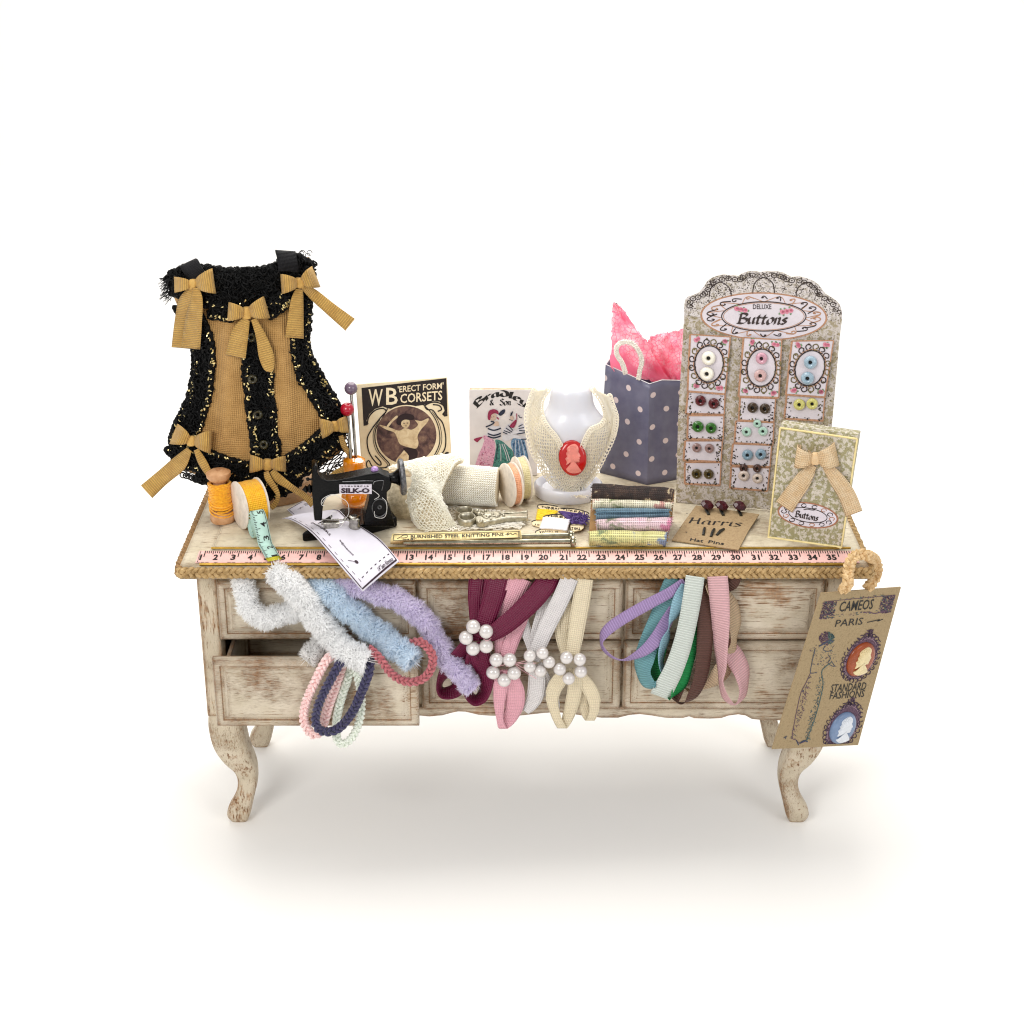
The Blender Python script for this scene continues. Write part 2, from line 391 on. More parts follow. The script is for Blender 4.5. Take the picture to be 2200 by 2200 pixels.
# ================================================================== the whitewashed table
def table():
    WF = wood('whitewashed_wood', 'd6cab6', '70481f', (5, 90, 90), .5, 1)
    WV = wood('whitewashed_post', 'd4c7b1', '754c20', (60, 60, 9), .75, 1)
    WT = wood('whitewashed_top', 'e2d7bf', '6e4c26', (4, 90, 90), .2, .8)
    DK = M('drawer_inside', '4a3826', .8)
    GOLD = M('gold_cord', 'b08d3e', .35, .85, .2, 60)
    ROPE = M('jute_plait', 'bd9f6e', .6, 0, .25, 90, .5, 500, c2='8a6c40')
    ROPE2 = M('jute_plait_side', 'a27f55', .65, 0, .25, 90, .5, 500, c2='7a5c36')
    X0, X1 = Ty(P(423, 1236), .045).x, Ty(P(1813, 1243), .045).x
    cx = (X0 + X1) / 2
    root = thing('sideboard', 'whitewashed miniature table with cabriole legs, six drawers and a plaited rope edge', 'table', (cx, .25, 0))
    TX0, TX1 = Ty(P(385, 1225), .004).x, Ty(P(1867, 1228), .004).x
    YB = .53
    mb = MB()                                         # top: slab with a raised, moulded field
    rings = [(.0, .668), (.0, .698), (.004, .7035), (.062, .7085), (.066, .7145), (.074, TZ)]
    g = [[V((TX0 + a, a + .006, z)), V((TX1 - a, a + .006, z)), V((TX1 - a, YB - a * .4, z)), V((TX0 + a, YB - a * .4, z))] for a, z in rings]
    mb.grid([[q[k] for q in g] for k in range(4)], 0, None, True, smooth=False)
    mb.poly([g[-1][k] for k in range(4)]); mb.poly([g[0][k] for k in (3, 2, 1, 0)])
    mb.build('tabletop', WT, root, bevel=.002)
    # plaited rope glued round the edge, gold cords either side of the tape strip
    yb, zb = .0, .688
    path = [V((TX0 - .004, YB, zb + .004)), V((TX0 - .004, .3, zb + .004)), V((TX0 - .004, .02, zb + .003)), V((TX0 + .006, -.005, zb)), V((TX0 + .03, -.007, zb))]
    mb = MB(); braid(mb, path[:3] + [V((TX0 + .0, -.003, zb))], .0125, .04, .0052, up=(-1, 0, .2), flat=.4)
    mb.build('rope_trim', ROPE2, root)
    mb = MB(); braid(mb, [V((TX0 - .003, -.004, zb)), V((0, -.007, zb)), V((TX1 + .003, -.004, zb))], .0125, .04, .0052, up=(0, -1, .15), flat=.4)
    mb.build('rope_trim', ROPE, root)
    mb = MB(); braid(mb, [V((TX1 + .004, -.003, zb)), V((TX1 + .004, .3, zb + .004)), V((TX1 + .004, YB, zb + .004))], .0125, .04, .0052, up=(1, 0, .2), flat=.4)
    mb.build('rope_trim', ROPE, root)
    for y, z in ((.0045, .7045), (.069, .7135)):
        mb = MB(); mb.tube([V((TX0 + (.06 if y > .05 else .045), y, z)), V((TX1 - .03, y, z))], .0036 if y < .05 else .0026, 8)
        mb.build('gold_cord', GOLD, root)
    # printed tape strip
    PK = M('pink_tape', 'efbfb8', .7, 0, .06, 60); INK = M('black_ink', '14100f', .6, var=0)
    yA, yBk = .0095, .0625; zt = lambda y: .7041 + (y - .01) * .0862 + .0012
    xs = lambda i: Tz(P(XP(i) * 1.1387, 1192), .706).x
    num = {1: 383, 2: 414, 3: 447, 4: 479, 5: 510, 6: 541, 7: 575, 8: 608}
    for i in range(9, 13): num[i] = 608 + (782 - 608) * (i - 8) / 5
    for i in range(13, 36): num[i] = 782 + (1576 - 782) * (i - 13) / 22
    num[36] = num[35] + 36
    def XP(i):
        a = int(math.floor(i)); a = max(1, min(35, a)); return num[a] + (num[a + 1] - num[a]) * (i - a)
    mb = MB(); xa, xb = xs(.72), xs(36.1)
    S = lambda x, y, w: V((x, y, zt(y) + w))
    n = 40; mb.grid([[S(xa + (xb - xa) * i / n, y, 0) for y in (yA, yBk)] for i in range(n + 1)])
    def bar(x, y0, y1, w): mb.poly([S(x - w, y0, .0006), S(x + w, y0, .0006), S(x + w, y1, .0006), S(x - w, y1, .0006)], 1)
    for i in range(1, 36):
        for k in range(8):
            L = .026 if k == 0 else .015 if k == 4 else .011
            x = xs(i + .12 + k / 8 if i < 9 else i + .12 + k / 8)
            bar(x, yBk - L - U(0, .002), yBk - .001, .0011 if k == 0 else .0009)
        x = xs(i); h = .024; wd = .0105 * len(str(i)) - (.0065 if i == 1 else .0035 * str(i).count('1'))
        text(mb, str(i), S, x - wd * 1.02, yA + .012, x - wd * .02, yA + .012 + h, 1, bold=.04)
    for k in range(150):
        x = xa + (xb - xa) * (k + .2) / 150
        if U(0, 1) < .8: mb.poly([S(x, yA + .002, .0006), S(x + .0075, yA + .002, .0006), S(x + .0075, yA + .0034, .0006), S(x, yA + .0034, .0006)], 1)
    for k in range(9): bar(xa + .004, yA + .004 + k * .0055, yA + .0075 + k * .0055, .0008)
    mb.build('tape_strip', [PK, INK], root)
    # carcass: posts, rails, dividers, sides
    F0 = .045; F1 = F0 + .43
    zt1 = .668; zA = Ty(P(1000, 1247), .03).z; zM = Ty(P(1000, 1377), .03).z; zB = Ty(P(1000, 1523), .03).z; zC = Ty(P(1000, 1545), .03).z
    d1, d2 = Ty(P(900, 1390), .04).x, Ty(P(1337, 1390), .04).x
    mb = MB()
    mb.box((X0 - .002, F0, zC - .002), (X0 + .042, F0 + .05, zt1)); mb.build('front_post', WV, root, bevel=.003)
    mb = MB(); mb.box((X1 - .042, F0, zC - .002), (X1 + .002, F0 + .05, zt1)); mb.build('front_post', WV, root, bevel=.003)
    mb = MB(); mb.box((X0, F0 + .05, zB - .01), (X0 + .016, F1, zt1)); mb.build('side_panel', WV, root)
    mb = MB(); mb.box((X1 - .016, F0 + .05, zB - .01), (X1, F1, zt1)); mb.build('side_panel', WV, root)
    mb = MB(); mb.box((X0 + .016, F1 - .015, zB - .01), (X1 - .016, F1, zt1)); mb.build('back_panel', DK, root)
    mb = MB(); mb.box((X0 + .016, F0 + .05, zB - .012), (X1 - .016, F1 - .016, zB - .002)); mb.build('bottom_panel', DK, root)
    for x in (d1, d2):
        mb = MB(); mb.box((x - .009, F0, zB - .004), (x + .009, F1 - .02, zt1)); mb.build('divider', WV, root, bevel=.002)
    mb = MB(); mb.box((d1 + .009, F0 + .004, zM - .004), (X1 - .042, F1 - .03, zM + .004)); mb.build('dust_board', DK, root)
    # shaped apron below the drawers
    bot = [R2(*q) for q in ((155, 1390), (240, 1398), (350, 1388), (430, 1366), (480, 1356), (540, 1358), (650, 1384), (760, 1392), (1000, 1390), (1180, 1370), (1300, 1362), (1420, 1376), (1500, 1388))] + \
          [R3(*q) for q in ((200, 1408), (340, 1408), (430, 1386), (520, 1378), (620, 1390), (740, 1410), (880, 1410), (930, 1396), (970, 1412), (1100, 1416), (1200, 1410), (1260, 1390), (1340, 1380), (1400, 1390), (1450, 1418), (1560, 1430))]
    pts = [Ty(q, .03) for q in bot]; xa2, xb2 = X0 + .043, X1 - .043
    lo = [V((xa2, .03, zC)), V((xa2 + .1, .03, zC + .012)), V((pts[0].x - .1, .03, zC + .012))] + [q for q in pts if q.x < xb2] + [V((xb2, .03, pts[-1].z))]
    mb = MB(); ztop = zB + .002
    mb.prism([V((xa2, .034, ztop))] + [V((q.x, .034, q.z)) for q in lo] + [V((xb2, .034, ztop))], (0, .02, 0))
    mb.build('apron', WF, root, bevel=.0015)
    # drawers
    def drawer(xa, xb, za, zb, y, open_=False):
        mb = MB(); ins = .019; dp = .019
        r = [(0, dp), (0, .007), (.002, .003), (.006, 0), (ins - .003, 0), (ins, .003), (ins + .004, .0025), (ins + .013, -.006), (ins + .017, -.007)]
        g = [[V((xa + a, y + d, za + a)), V((xb - a, y + d, za + a)), V((xb - a, y + d, zb - a)), V((xa + a, y + d, zb - a))] for a, d in r]
        mb.grid([[q[k] for q in g] for k in range(4)], 0, None, True, smooth=False)
        mb.poly([g[-1][k] for k in range(4)]); mb.poly([g[0][k] for k in (3, 2, 1, 0)])
        o = mb.build('drawer', WF, root, bevel=.0008)
        if open_:
            b = MB(); q = y + dp
            b.box((xa + .02, q, za + .01), (xa + .028, q + .3, zb - .03)); b.box((xb - .028, q, za + .01), (xb - .02, q + .3, zb - .03))
            b.box((xa + .028, q, za + .01), (xb - .028, q + .3, za + .018)); b.box((xa + .028, q + .29, za + .018), (xb - .028, q + .3, zb - .03))
            b.build('drawer_box', WF, o)
        return o
    g_ = .0035
    cols = [(X0 + .044, d1 - .004), (d1 + .004, d2 - .003), (d2 + .003, X1 - .044)]
    for i, (xa, xb) in enumerate(cols):
        drawer(xa, xb, zM + g_, zA, .024)
        if i: drawer(xa, xb, zB + .001, zM - g_, .024)
    yo = .02
    while Ty(P(680, 1563), yo).z < zB - .001 and yo > -.3: yo -= .002
    drawer(cols[0][0] - .008, cols[0][1] + .006, zB + .001, zM - g_, yo, True)
    # cabriole legs
    prof = [(355, 1050, 100), (355, 1110, 104), (362, 1180, 104), (385, 1280, 102), (428, 1380, 90), (460, 1450, 68), (470, 1520, 58), (455, 1590, 58), (430, 1650, 70), (424, 1690, 66), (428, 1722, 46)]
    yl = F0 + .035
    pr = [(Ty(R1(a, b), yl), h * .3623 / 917) for a, b, h in prof]
    x0c = pr[1][0].x
    def leg(xc, yc, sx, sy):
        mb = MB(); g = []
        ks = catmull([(p.x - x0c, p.z, h) for p, h in pr], 3)
        zmin = ks[-1][1]
        for dx, z, h in ks:
            h = max(h, .012); g.append([V((xc + dx * sx + h * math.copysign(abs(cos(a)) ** .48, cos(a)), yc + dx * sy * .8 + h * .82 * math.copysign(abs(sin(a)) ** .48, sin(a)), max(0, z - zmin) + .0005))
                                        for a in [2 * pi * k / 20 for k in range(20)]])
        mb.grid(g, 0, None, False, True); b = len(mb.v) - 20
        mb.f.append(tuple(b + k for k in range(20))); mb.m.append(0); mb.sm.append(True)
        mb.build('leg', WV, root)
    xr = Ty(R4(505, 1330), yl).x
    leg(x0c, yl, 1, 1); leg(xr, yl, -1, 1)
    xbl = Ty(P(556, 1500), F1 - .05).x
    leg(x0c + .005, F1 - .045, 1, -.6); leg(xr - .005, F1 - .045, -1, -.6)
    return dict(X0=X0, X1=X1, zA=zA, zM=zM, zB=zB, yo=yo, TX0=TX0, TX1=TX1, d1=d1, d2=d2)
T = table()

# ================================================================== trimmings hanging out of the drawers
def pxpath(crop, pts, y):
    """pts (x, y[, depth]) -> world points; depth is metres in front of the drawer fronts"""
    return [Ty(crop(q[0], q[1]), y - (q[2] if len(q) > 2 else 0)) for q in pts]
def fluff(name, label, color, paths, r, dens=1.0, tip=None):
    root = thing(name, label, 'fluffy trim', tuple(paths[0][0]), 'fluffy cord trimmings spilling from the drawers')
    t = NT('plush ' + color); o = t.coord(); c = lin(color)
    cc = t.mix(t.mapr(t.noise(o, 120, 3), .35, .7), tuple(x * .94 for x in c[:3]) + (1,), c)
    t.set(Base_Color=cc, Roughness=.9, Specular_IOR_Level=.1, Sheen_Weight=.25)
    tr = t.n('ShaderNodeBsdfTranslucent'); t.l(cc, tr.inputs[0]); m = t.n('ShaderNodeMixShader'); m.inputs[0].default_value = .5
    t.l(t.b.outputs[0], m.inputs[1]); t.l(tr.outputs[0], m.inputs[2]); t.l(m.outputs[0], t.out.inputs[0])
    mb = MB(); core = MB(); ph = U(0, 6)
    for path in paths:
        pc = cv(path, 14); d = [0]
        for a, b in zip(pc, pc[1:]): d.append(d[-1] + (b - a).length)
        Ltot = d[-1]; n = int(Ltot / .001 * 46 * dens * (r / .028)); core.tube([p for p in pc], [r * (.62 + .05 * sin(i * 1.9)) for i in range(len(pc))], 14)
        for _ in range(n):
            s = U(-.01, Ltot + .01); k = min(range(0, len(d)), key=lambda q: abs(d[q] - s)) if False else min(len(d) - 1, max(0, int(np.searchsorted(d, s))))
            t0 = (pc[min(k + 1, len(pc) - 1)] - pc[max(k - 1, 0)]).normalized(); p = pc[k] + t0 * (s - d[k])
            a = U(0, 2 * pi); x = t0.orthogonal().normalized(); y = t0.cross(x); dr = x * cos(a) + y * sin(a)
            tuft = 1 + .12 * sin(s * 95 + a + ph) + .09 * sin(s * 240 - 2 * a)
            ln = r * tuft * U(.78, 1.08); rad = dr; tg = (t0 * U(-1, 1) + t0.cross(dr) * U(-1, 1)).normalized()
            p0 = p + rad * r * .5 - tg * r * .12; e = p + rad * ln + tg * r * U(.1, .42) + V((0, 0, -.06 * r)); dr = rad
            mb.fib(p0, e, U(.0009, .0018), 0, (p0 + e) * .5 + V((U(-1, 1), U(-1, 1), U(-1, 1))) * r * .06 + rad * r * .06, rad)
        for k in range(26):                              # loose hairs at the cut end
            e = pc[-1]; t0 = (pc[-1] - pc[-4]).normalized(); q = e + V((U(-1, 1), U(-1, 1), U(-1, 1))) * r * .4
            mb.fib(q, q + t0 * U(.3, .7) * r + V((U(-1, 1), U(-1, 1), U(-1, 1))) * r * .5, .0007)
    mb.build('pile', t.mat, root); core.build('core', t.mat, root)
fr = .0
fluff('fluffy_trim', 'snow white fluffy cord curving up in a U out of the top drawer', 'ffffff',
      [pxpath(R1, [(452, 248, -.02), (455, 330, .0), (485, 425, .01), (545, 478, .012), (625, 486, .012), (720, 450, .006), (800, 425, -.0)], .0)], 70 * .3623 / 950)
fluff('fluffy_trim', 'longest white fluffy cord running down between the white U and the blue one', 'ffffff',
      [pxpath(R1, [(655, 235, .0), (735, 280, .022), (805, 370, .03), (880, 480, .035), (965, 595, .04), (1060, 690, .07), (1165, 735, .085)], .0)], 82 * .3623 / 950)
fluff('fluffy_trim', 'pale blue fluffy cord slanting across the drawer fronts', 'e9f4fd',
      [pxpath(R1, [(875, 270, -.02), (960, 335, .01), (1070, 435, .02), (1190, 535, .025), (1310, 625, .04), (1435, 725, .07)], .0)], 80 * .3623 / 950)
fluff('fluffy_trim', 'lilac fluffy cord drooping down beside the dark red ribbon', 'efe8f9',
      [pxpath(R1, [(1040, 275, -.01), (1190, 320, .01), (1350, 375, .02), (1480, 450, .02), (1580, 590, .02), (1650, 720, .03), (1720, 800, .04), (1795, 880, .045)], .0)], 70 * .3623 / 950)
fluff('fluffy_trim', 'short greyish white end of fluffy cord poking from the open lower drawer', 'f6f5f4',
      [pxpath(R1, [(960, 600, .02), (900, 645, .03), (858, 700, .05), (845, 715, .055)], .0)], 64 * .3623 / 950)

def cordloop(label, color, c2, pts, w):
    root = thing('braid_loop', label, 'braid', tuple(Ty(R1(*pts[0][:2]), -.05)), 'plaited cord loops from the open drawer')
    mb = MB(); path = cv(pxpath(R1, pts, -.05), 8)
    braid(mb, path, w * .95, .034, w * .37, up=(0, -1, .3), flat=.45, res=18)
    mb.build('cord', M('plait ' + color, color, .4, 0, .25, 200, .4, 900, sheen=.3, c2=c2, weave=None), root)
def z0(pts, d): return [(a, b, d) for a, b in pts]
sc_ = .3623 / 960
cordloop('pale pink plaited cord looping out of the open drawer', 'fadcd8', 'e6b2b0',
         [(1010, 690, .0), (940, 745, .03), (870, 880, .045), (822, 990, .045), (808, 1090, .042), (838, 1160, .04), (880, 1182, .036), (920, 1130, .032), (955, 1010, .03), (1000, 880, .03), (1040, 760, .02)], 30 * sc_)
cordloop('navy blue plaited cord loop in front of the pink one', '35305a', '1d1a38',
         [(1080, 690, .0), (1030, 745, .04), (960, 870, .06), (905, 980, .062), (878, 1080, .06), (890, 1140, .06), (945, 1166, .06), (1020, 1140, .056), (1095, 1050, .055), (1150, 930, .055), (1195, 810, .05), (1205, 730, .02)], 29 * sc_)
cordloop('pale mint white plaited cord hanging lowest from the open drawer', 'ebefe6', 'c9d1c2',
         [(1100, 720, .02), (1130, 850, .03), (1148, 960, .03), (1142, 1080, .03), (1100, 1190, .03), (1040, 1238, .03), (1003, 1200, .028), (1005, 1080, .026), (1035, 950, .024), (1070, 850, .02), (1090, 760, .01)], 27 * sc_)
cordloop('dusty rose plaited cord loop below the blue fluffy cord', 'c06a70', '8d4148',
         [(1190, 670, .02), (1255, 725, .035), (1320, 812, .04), (1390, 860, .04), (1465, 868, .04), (1535, 835, .035), (1572, 760, .03), (1560, 690, .02), (1500, 632, .01), (1440, 640, 0)], 27 * sc_)

# ------------------------------------------------------------------ flat ribbons, measured in the photo
def strip(mb, crop, pts, y, W=None, side=1, n=7, m=0, k=4, dome=0, fn=None):
    """pts: (x, y, half width, depth[, angle of the width in the photo]).  Where the photo shows the ribbon narrower than W it is turned edge-on."""
    fn = fn or (lambda a, b, d: Ty(crop(a, b), y - d))
    out = []; N = len(pts)
    for i, q in enumerate(pts):
        x, yy, hw, d = q[:4]
        a, b = pts[max(i - 1, 0)], pts[min(i + 1, N - 1)]
        tx, ty = b[0] - a[0], b[1] - a[1]; L = math.hypot(tx, ty) or 1
        nx, ny = -ty / L, tx / L
        if len(q) > 4: nx, ny = cos(R(q[4])), sin(R(q[4]))
        elif out and (nx * pn[0] + ny * pn[1]) < -.2: nx, ny = -nx, -ny
        pn = (nx, ny)
        c = fn(x, yy, d); w = fn(x + nx * hw, yy + ny * hw, d) - c
        if W:
            ful = (fn(x + W, yy, d) - c).length
            e = math.sqrt(max(0, ful ** 2 - w.length ** 2)); w = w + V((0, e * side, 0))
        out.append((c, w))
    mb.ribbon(out, n, k, m, dome)
PEARL = M('pearl', 'd9d3d0', .12, .18, .03, 30, coat=.9, spec=.8)
def satin(color, name, c2=None, tl=.12): return M(name, color, .34, 0, .03, 60, weave=(.0046, .0046, .5, -.26), tl=tl)
def rosette(label, color, strands, loops, pearls, r, c2=None, wires=None):
    root = thing('satin_ribbon', label, 'ribbon', tuple(Ty(R2(*strands[0][0][:2]), .01)), 'satin ribbons with pearl clusters')
    m = satin(color, 'satin ' + color, c2)
    for s in strands:
        mb = MB(); strip(mb, R2, s, .0); mb.build('strand', m, root, solid=.0012)
    for s, W, sd in loops:
        mb = MB(); strip(mb, R2, s, .0, W, sd); mb.build('loop', m, root, solid=.0012)
    c = None
    for i, (x, y) in enumerate(pearls):
        p = Ty(R2(x, y), -.058); mb = MB(); mb.ball(p, r * .2588 / 945, 22); mb.build('pearl', PEARL, root)
    if wires:
        mb = MB()
        for w in wires: mb.tube(cv([Ty(R2(a, b), -.062) for a, b in w], 6), .0006, 4)
        mb.build('thread', M('fine pink thread', 'efb5bd', .5), root)
rosette('dark burgundy satin ribbon caught by five pearls beside the lilac fluff', '700f3a',
  [[(640, 235, 72, .0), (625, 400, 64, .008), (620, 600, 44, .03), (625, 760, 40, .046)],
   [(810, 225, 112, .005), (770, 400, 92, .014), (715, 580, 75, .034), (660, 740, 60, .048)],
   [(1240, 228, 96, .0, 0), (1205, 290, 92, .012, 20), (1110, 410, 88, .02), (960, 555, 82, .03), (820, 665, 74, .042), (700, 735, 50, .05)]],
  [([(590, 760, 60, .048), (500, 860, 62, .04), (390, 1000, 62, .03), (330, 1120, 30, .02), (345, 1190, 14, .02), (430, 1185, 30, .012), (480, 1140, 60, .014), (530, 1000, 75, .024), (590, 860, 60, .044)], 68, -1),
   ([(630, 770, 70, .05), (660, 900, 88, .045), (715, 1060, 66, .036), (690, 1200, 40, .03), (625, 1255, 12, .03), (570, 1205, 22, .022), (560, 1130, 40, .02), (590, 1000, 62, .03), (610, 860, 60, .044)], 72, 1)],
  [(605, 643), (712, 683), (545, 735), (713, 805), (604, 825)], 57, '5c0d2e',
  [[(755, 740), (720, 760), (690, 745)]])
rosette('pink satin ribbon with a long loop below its five pearls', 'f2b3c0',
  [[(1000, 235, 100, .004), (930, 400, 75, .010), (870, 540, 62, .012), (850, 660, 70, .02), (850, 860, 66, .04)],
   [(1040, 560, 30, .008), (960, 680, 60, .016), (910, 800, 62, .034), (880, 920, 50, .046)]],
  [([(862, 1000, 50, .046, 0), (836, 1120, 62, .044, 0), (822, 1280, 46, .04, 0), (826, 1400, 30, .036, 0), (846, 1478, 34, .032, 0), (868, 1482, 34, .026, 0), (905, 1420, 60, .022, 0), (948, 1300, 80, .03, 0), (952, 1160, 76, .042, 0), (905, 1010, 54, .05, 0)], None, 1)],
  [(797, 918), (908, 918), (770, 1023), (945, 1028), (862, 1086)], 56, 'cf8697',
  [[(760, 990), (860, 960), (990, 940), (1120, 905)], [(880, 975), (1000, 950), (1130, 945)], [(960, 965), (1020, 1010), (1130, 1075)], [(970, 960), (1060, 1000), (1100, 985)]])
rosette('silvery white satin ribbon between the pink and the cream one', 'ebe6e5',
  [[(1410, 235, 72, .01), (1330, 420, 72, .018), (1230, 620, 70, .024), (1150, 800, 62, .036), (1120, 930, 40, .046)],
   [(1215, 380, 60, .004), (1185, 540, 62, .01), (1140, 700, 55, .02), (1120, 860, 40, .036)],
   [(1020, 560, 35, .004), (1045, 680, 45, .01), (1085, 800, 40, .03), (1110, 900, 36, .04)]],
  [([(1120, 960, 50, .046), (1135, 1100, 74, .034), (1125, 1200, 74, .03), (1085, 1290, 55, .024), (1040, 1350, 30, .02)], None, 1),
   ([(1130, 960, 50, .042), (1200, 1080, 50, .03), (1250, 1200, 50, .022), (1290, 1290, 36, .02), (1310, 1340, 10, .02)], None, 1)],
  [(1075, 885), (1180, 862), (1235, 937), (1163, 1012), (1075, 975)], 50, 'bcb4b3')
rosette('cream satin ribbon with looped tails under its pearls, nearest the grosgrain loops', 'f1e2c2',
  [[(1530, 245, 74, .008), (1500, 450, 74, .014), (1460, 680, 68, .024), (1430, 900, 50, .044)],
   [(1290, 360, 34, .002), (1320, 560, 62, .008), (1350, 740, 58, .018), (1400, 930, 46, .042)],
   [(1420, 420, 50, .004), (1390, 640, 62, .012), (1400, 800, 56, .022), (1410, 930, 46, .044)]],
  [([(1385, 990, 50, .046, 0), (1310, 1100, 76, .042, 0), (1262, 1230, 54, .038, 0), (1288, 1370, 40, .034, 0), (1334, 1470, 40, .030, 0), (1356, 1476, 38, .024, 0), (1398, 1380, 52, .022, 0), (1436, 1240, 62, .03, 0), (1452, 1110, 60, .038, 0), (1420, 990, 46, .044, 0)], None, -1),
   ([(1440, 990, 46, .042, 0), (1520, 1080, 66, .038, 0), (1590, 1200, 66, .034, 0), (1612, 1310, 44, .03, 0), (1584, 1408, 38, .024, 0), (1562, 1412, 36, .018, 0), (1530, 1330, 44, .016, 0), (1492, 1200, 50, .022, 0), (1455, 1080, 46, .034, 0)], None, 1)],
  [(1380, 900), (1490, 915), (1325, 995), (1498, 1015), (1398, 1072)], 52, 'cdb98f')

def gros(label, color, segs, c2=None, tl=.18):
    root = thing('grosgrain_ribbon', label, 'ribbon', tuple(Ty(R3(*segs[0][0][0][:2]), .01)), 'grosgrain ribbon loops over the drawers')
    m = M('grosgrain ' + color, color, .6, 0, .02, 80, weave=(0, .0056, .8, .38), tl=tl)
    for s, W, sd in segs:
        mb = MB(); strip(mb, R3, s, .0, W, sd); mb.build('ribbon_loop', m, root, solid=.0012)
gros('lilac grosgrain ribbon loop swinging out widest to the pearls', 'b79bcd',
  [([(900, 275, 46, .01), (760, 365, 44, .02), (600, 450, 42, .028), (440, 540, 40, .032), (300, 630, 38, .034), (225, 700, 26, .036), (200, 760, 10, .036), (225, 835, 22, .04), (290, 895, 24, .042), (370, 920, 24, .044), (450, 900, 34, .044), (560, 840, 44, .04), (660, 740, 56, .03), (740, 600, 50, .02), (800, 480, 40, .012)], 48, 1)])
gros('teal blue grosgrain ribbon hanging behind the lilac and white loops', '7fb6bd',
  [([(820, 240, 85, .0), (760, 380, 80, .006), (690, 560, 80, .012), (610, 750, 84, .016), (560, 900, 76, .02), (545, 1010, 60, .026), (600, 1130, 60, .034), (650, 1150, 40, .036), (680, 1080, 40, .03)], 85, 1)], '5a949d')
gros('sky blue grosgrain ribbon twisting beside the white loop', '9fcbdc',
  [([(905, 290, 46, .012), (850, 420, 56, .022), (800, 560, 42, .028), (765, 640, 14, .03), (735, 740, 40, .026), (705, 860, 36, .022), (700, 960, 20, .022), (725, 1030, 14, .024)], 56, -1)])
gros('bright green grosgrain ribbon loop behind the white one', '1f9a50',
  [([(1000, 400, 40, .002), (985, 560, 60, .010), (945, 760, 66, .02), (900, 960, 66, .03), (850, 1130, 62, .036), (780, 1235, 24, .036), (720, 1200, 30, .024), (660, 1060, 66, .012), (650, 940, 70, .010), (680, 800, 60, .006)], 70, -1)], '12653a')
gros('white grosgrain ribbon in front of the green loop', 'dfe6de',
  [([(980, 225, 78, .02), (955, 400, 78, .03), (915, 620, 76, .036), (862, 830, 78, .04), (800, 1000, 80, .044), (740, 1120, 84, .046, 200), (700, 1196, 84, .044, 200), (688, 1222, 84, .034, 200), (706, 1190, 80, .024, 200), (760, 1060, 60, .014, 200)], None, 1)], 'c3ccc2', .1)
gros('chocolate brown grosgrain ribbon loop between the white and the pink', '5e3d33',
  [([(1330, 225, 40, .0), (1290, 290, 46, .002), (1250, 330, 30, -.004)], None, 1),
   ([(1060, 300, 40, .006), (1062, 480, 60, .016), (1060, 700, 66, .024), (1050, 900, 64, .03), (1020, 1080, 60, .034), (960, 1210, 52, .036), (890, 1275, 26, .036), (815, 1262, 22, .03), (815, 1200, 40, .02), (860, 1080, 44, .014)], 66, -1)], '42271f', .05)
gros('beige grosgrain ribbon curving behind the pink one', 'd8bd9c',
  [([(1080, 270, 24, .0), (1120, 360, 30, .002), (1200, 380, 50, .006), (1275, 470, 60, .012), (1310, 620, 56, .018), (1300, 760, 34, .024), (1250, 920, 66, .02), (1170, 1050, 70, .014), (1060, 1150, 40, .008), (960, 1180, 16, .006), (900, 1160, 16, .004)], 70, -1)], 'bb9d78')
gros('pink grosgrain ribbon with an open loop at its end', 'efbfc3',
  [([(1165, 225, 84, .016), (1180, 400, 82, .026), (1190, 600, 70, .034), (1190, 800, 52, .04), (1195, 960, 32, .044), (1190, 1060, 12, .046), (1212, 1170, 24, .05), (1250, 1255, 38, .05), (1305, 1290, 40, .046), (1365, 1240, 44, .04), (1385, 1140, 46, .03), (1370, 1020, 66, .024), (1310, 900, 74, .02), (1240, 790, 50, .018)], 84, 1)], 'd6989f')
# ================================================================== corset on its stand
BLACK = M('black_crochet', '060607', .6, 0, .3, 120, .6, 700, spec=.25)
BLACK2 = M('black_thread', '111014', .5, 0, .2, 200, .3, 900)
GOLDT = M('gold_tinsel', 'f6e3a4', .25, .85, .1, 200)
TAN = M('tan_grosgrain', 'dfb35f', .55, 0, .06, 50, sheen=.15, weave=(0, .0052, .9, .5), c2='c7984a', tl=.1)
def interp(t, tab):
    for (a, x), (b, y) in zip(tab, tab[1:]):
        if t <= b: return x + (y - x) * max(0, (t - a)) / (b - a)
    return tab[-1][1]
CL = [(150, 380), (290, 330), (400, 292), (520, 345), (640, 395), (800, 470), (950, 500), (1100, 503), (1250, 470), (1400, 430), (1520, 388), (1620, 335), (1750, 315), (1850, 345), (1950, 420), (2090, 600)]
CR = [(150, 1430), (290, 1482), (400, 1480), (520, 1445), (640, 1438), (800, 1425), (950, 1420), (1100, 1455), (1250, 1545), (1400, 1655), (1520, 1715), (1620, 1735), (1750, 1735), (1850, 1660), (1950, 1560), (2090, 1420)]
CYC = .345
def KY(x, y):
    l, r = interp(y, CL), interp(y, CR); t = max(-1, min(1, (2 * x - l - r) / (r - l)))
    return CYC - .085 * math.sqrt(max(0, 1 - t * t * .94))
def K(x, y, off=0):
    ridge = max(0, min(1, (y - 660) / 150)) * max(0, min(1, (1760 - y) / 150)) * (.015 * math.exp(-((x - 770 + (y - 1200) * .03) / 90) ** 2) + .015 * math.exp(-((x - 1240 - (y - 1200) * .08) / 90) ** 2) - .006 * math.exp(-((x - 690) / 60) ** 2) - .006 * math.exp(-((x - 1330) / 60) ** 2))
    return Ty(A(x, y), KY(x, y) - off - (ridge if off < .004 else 0))
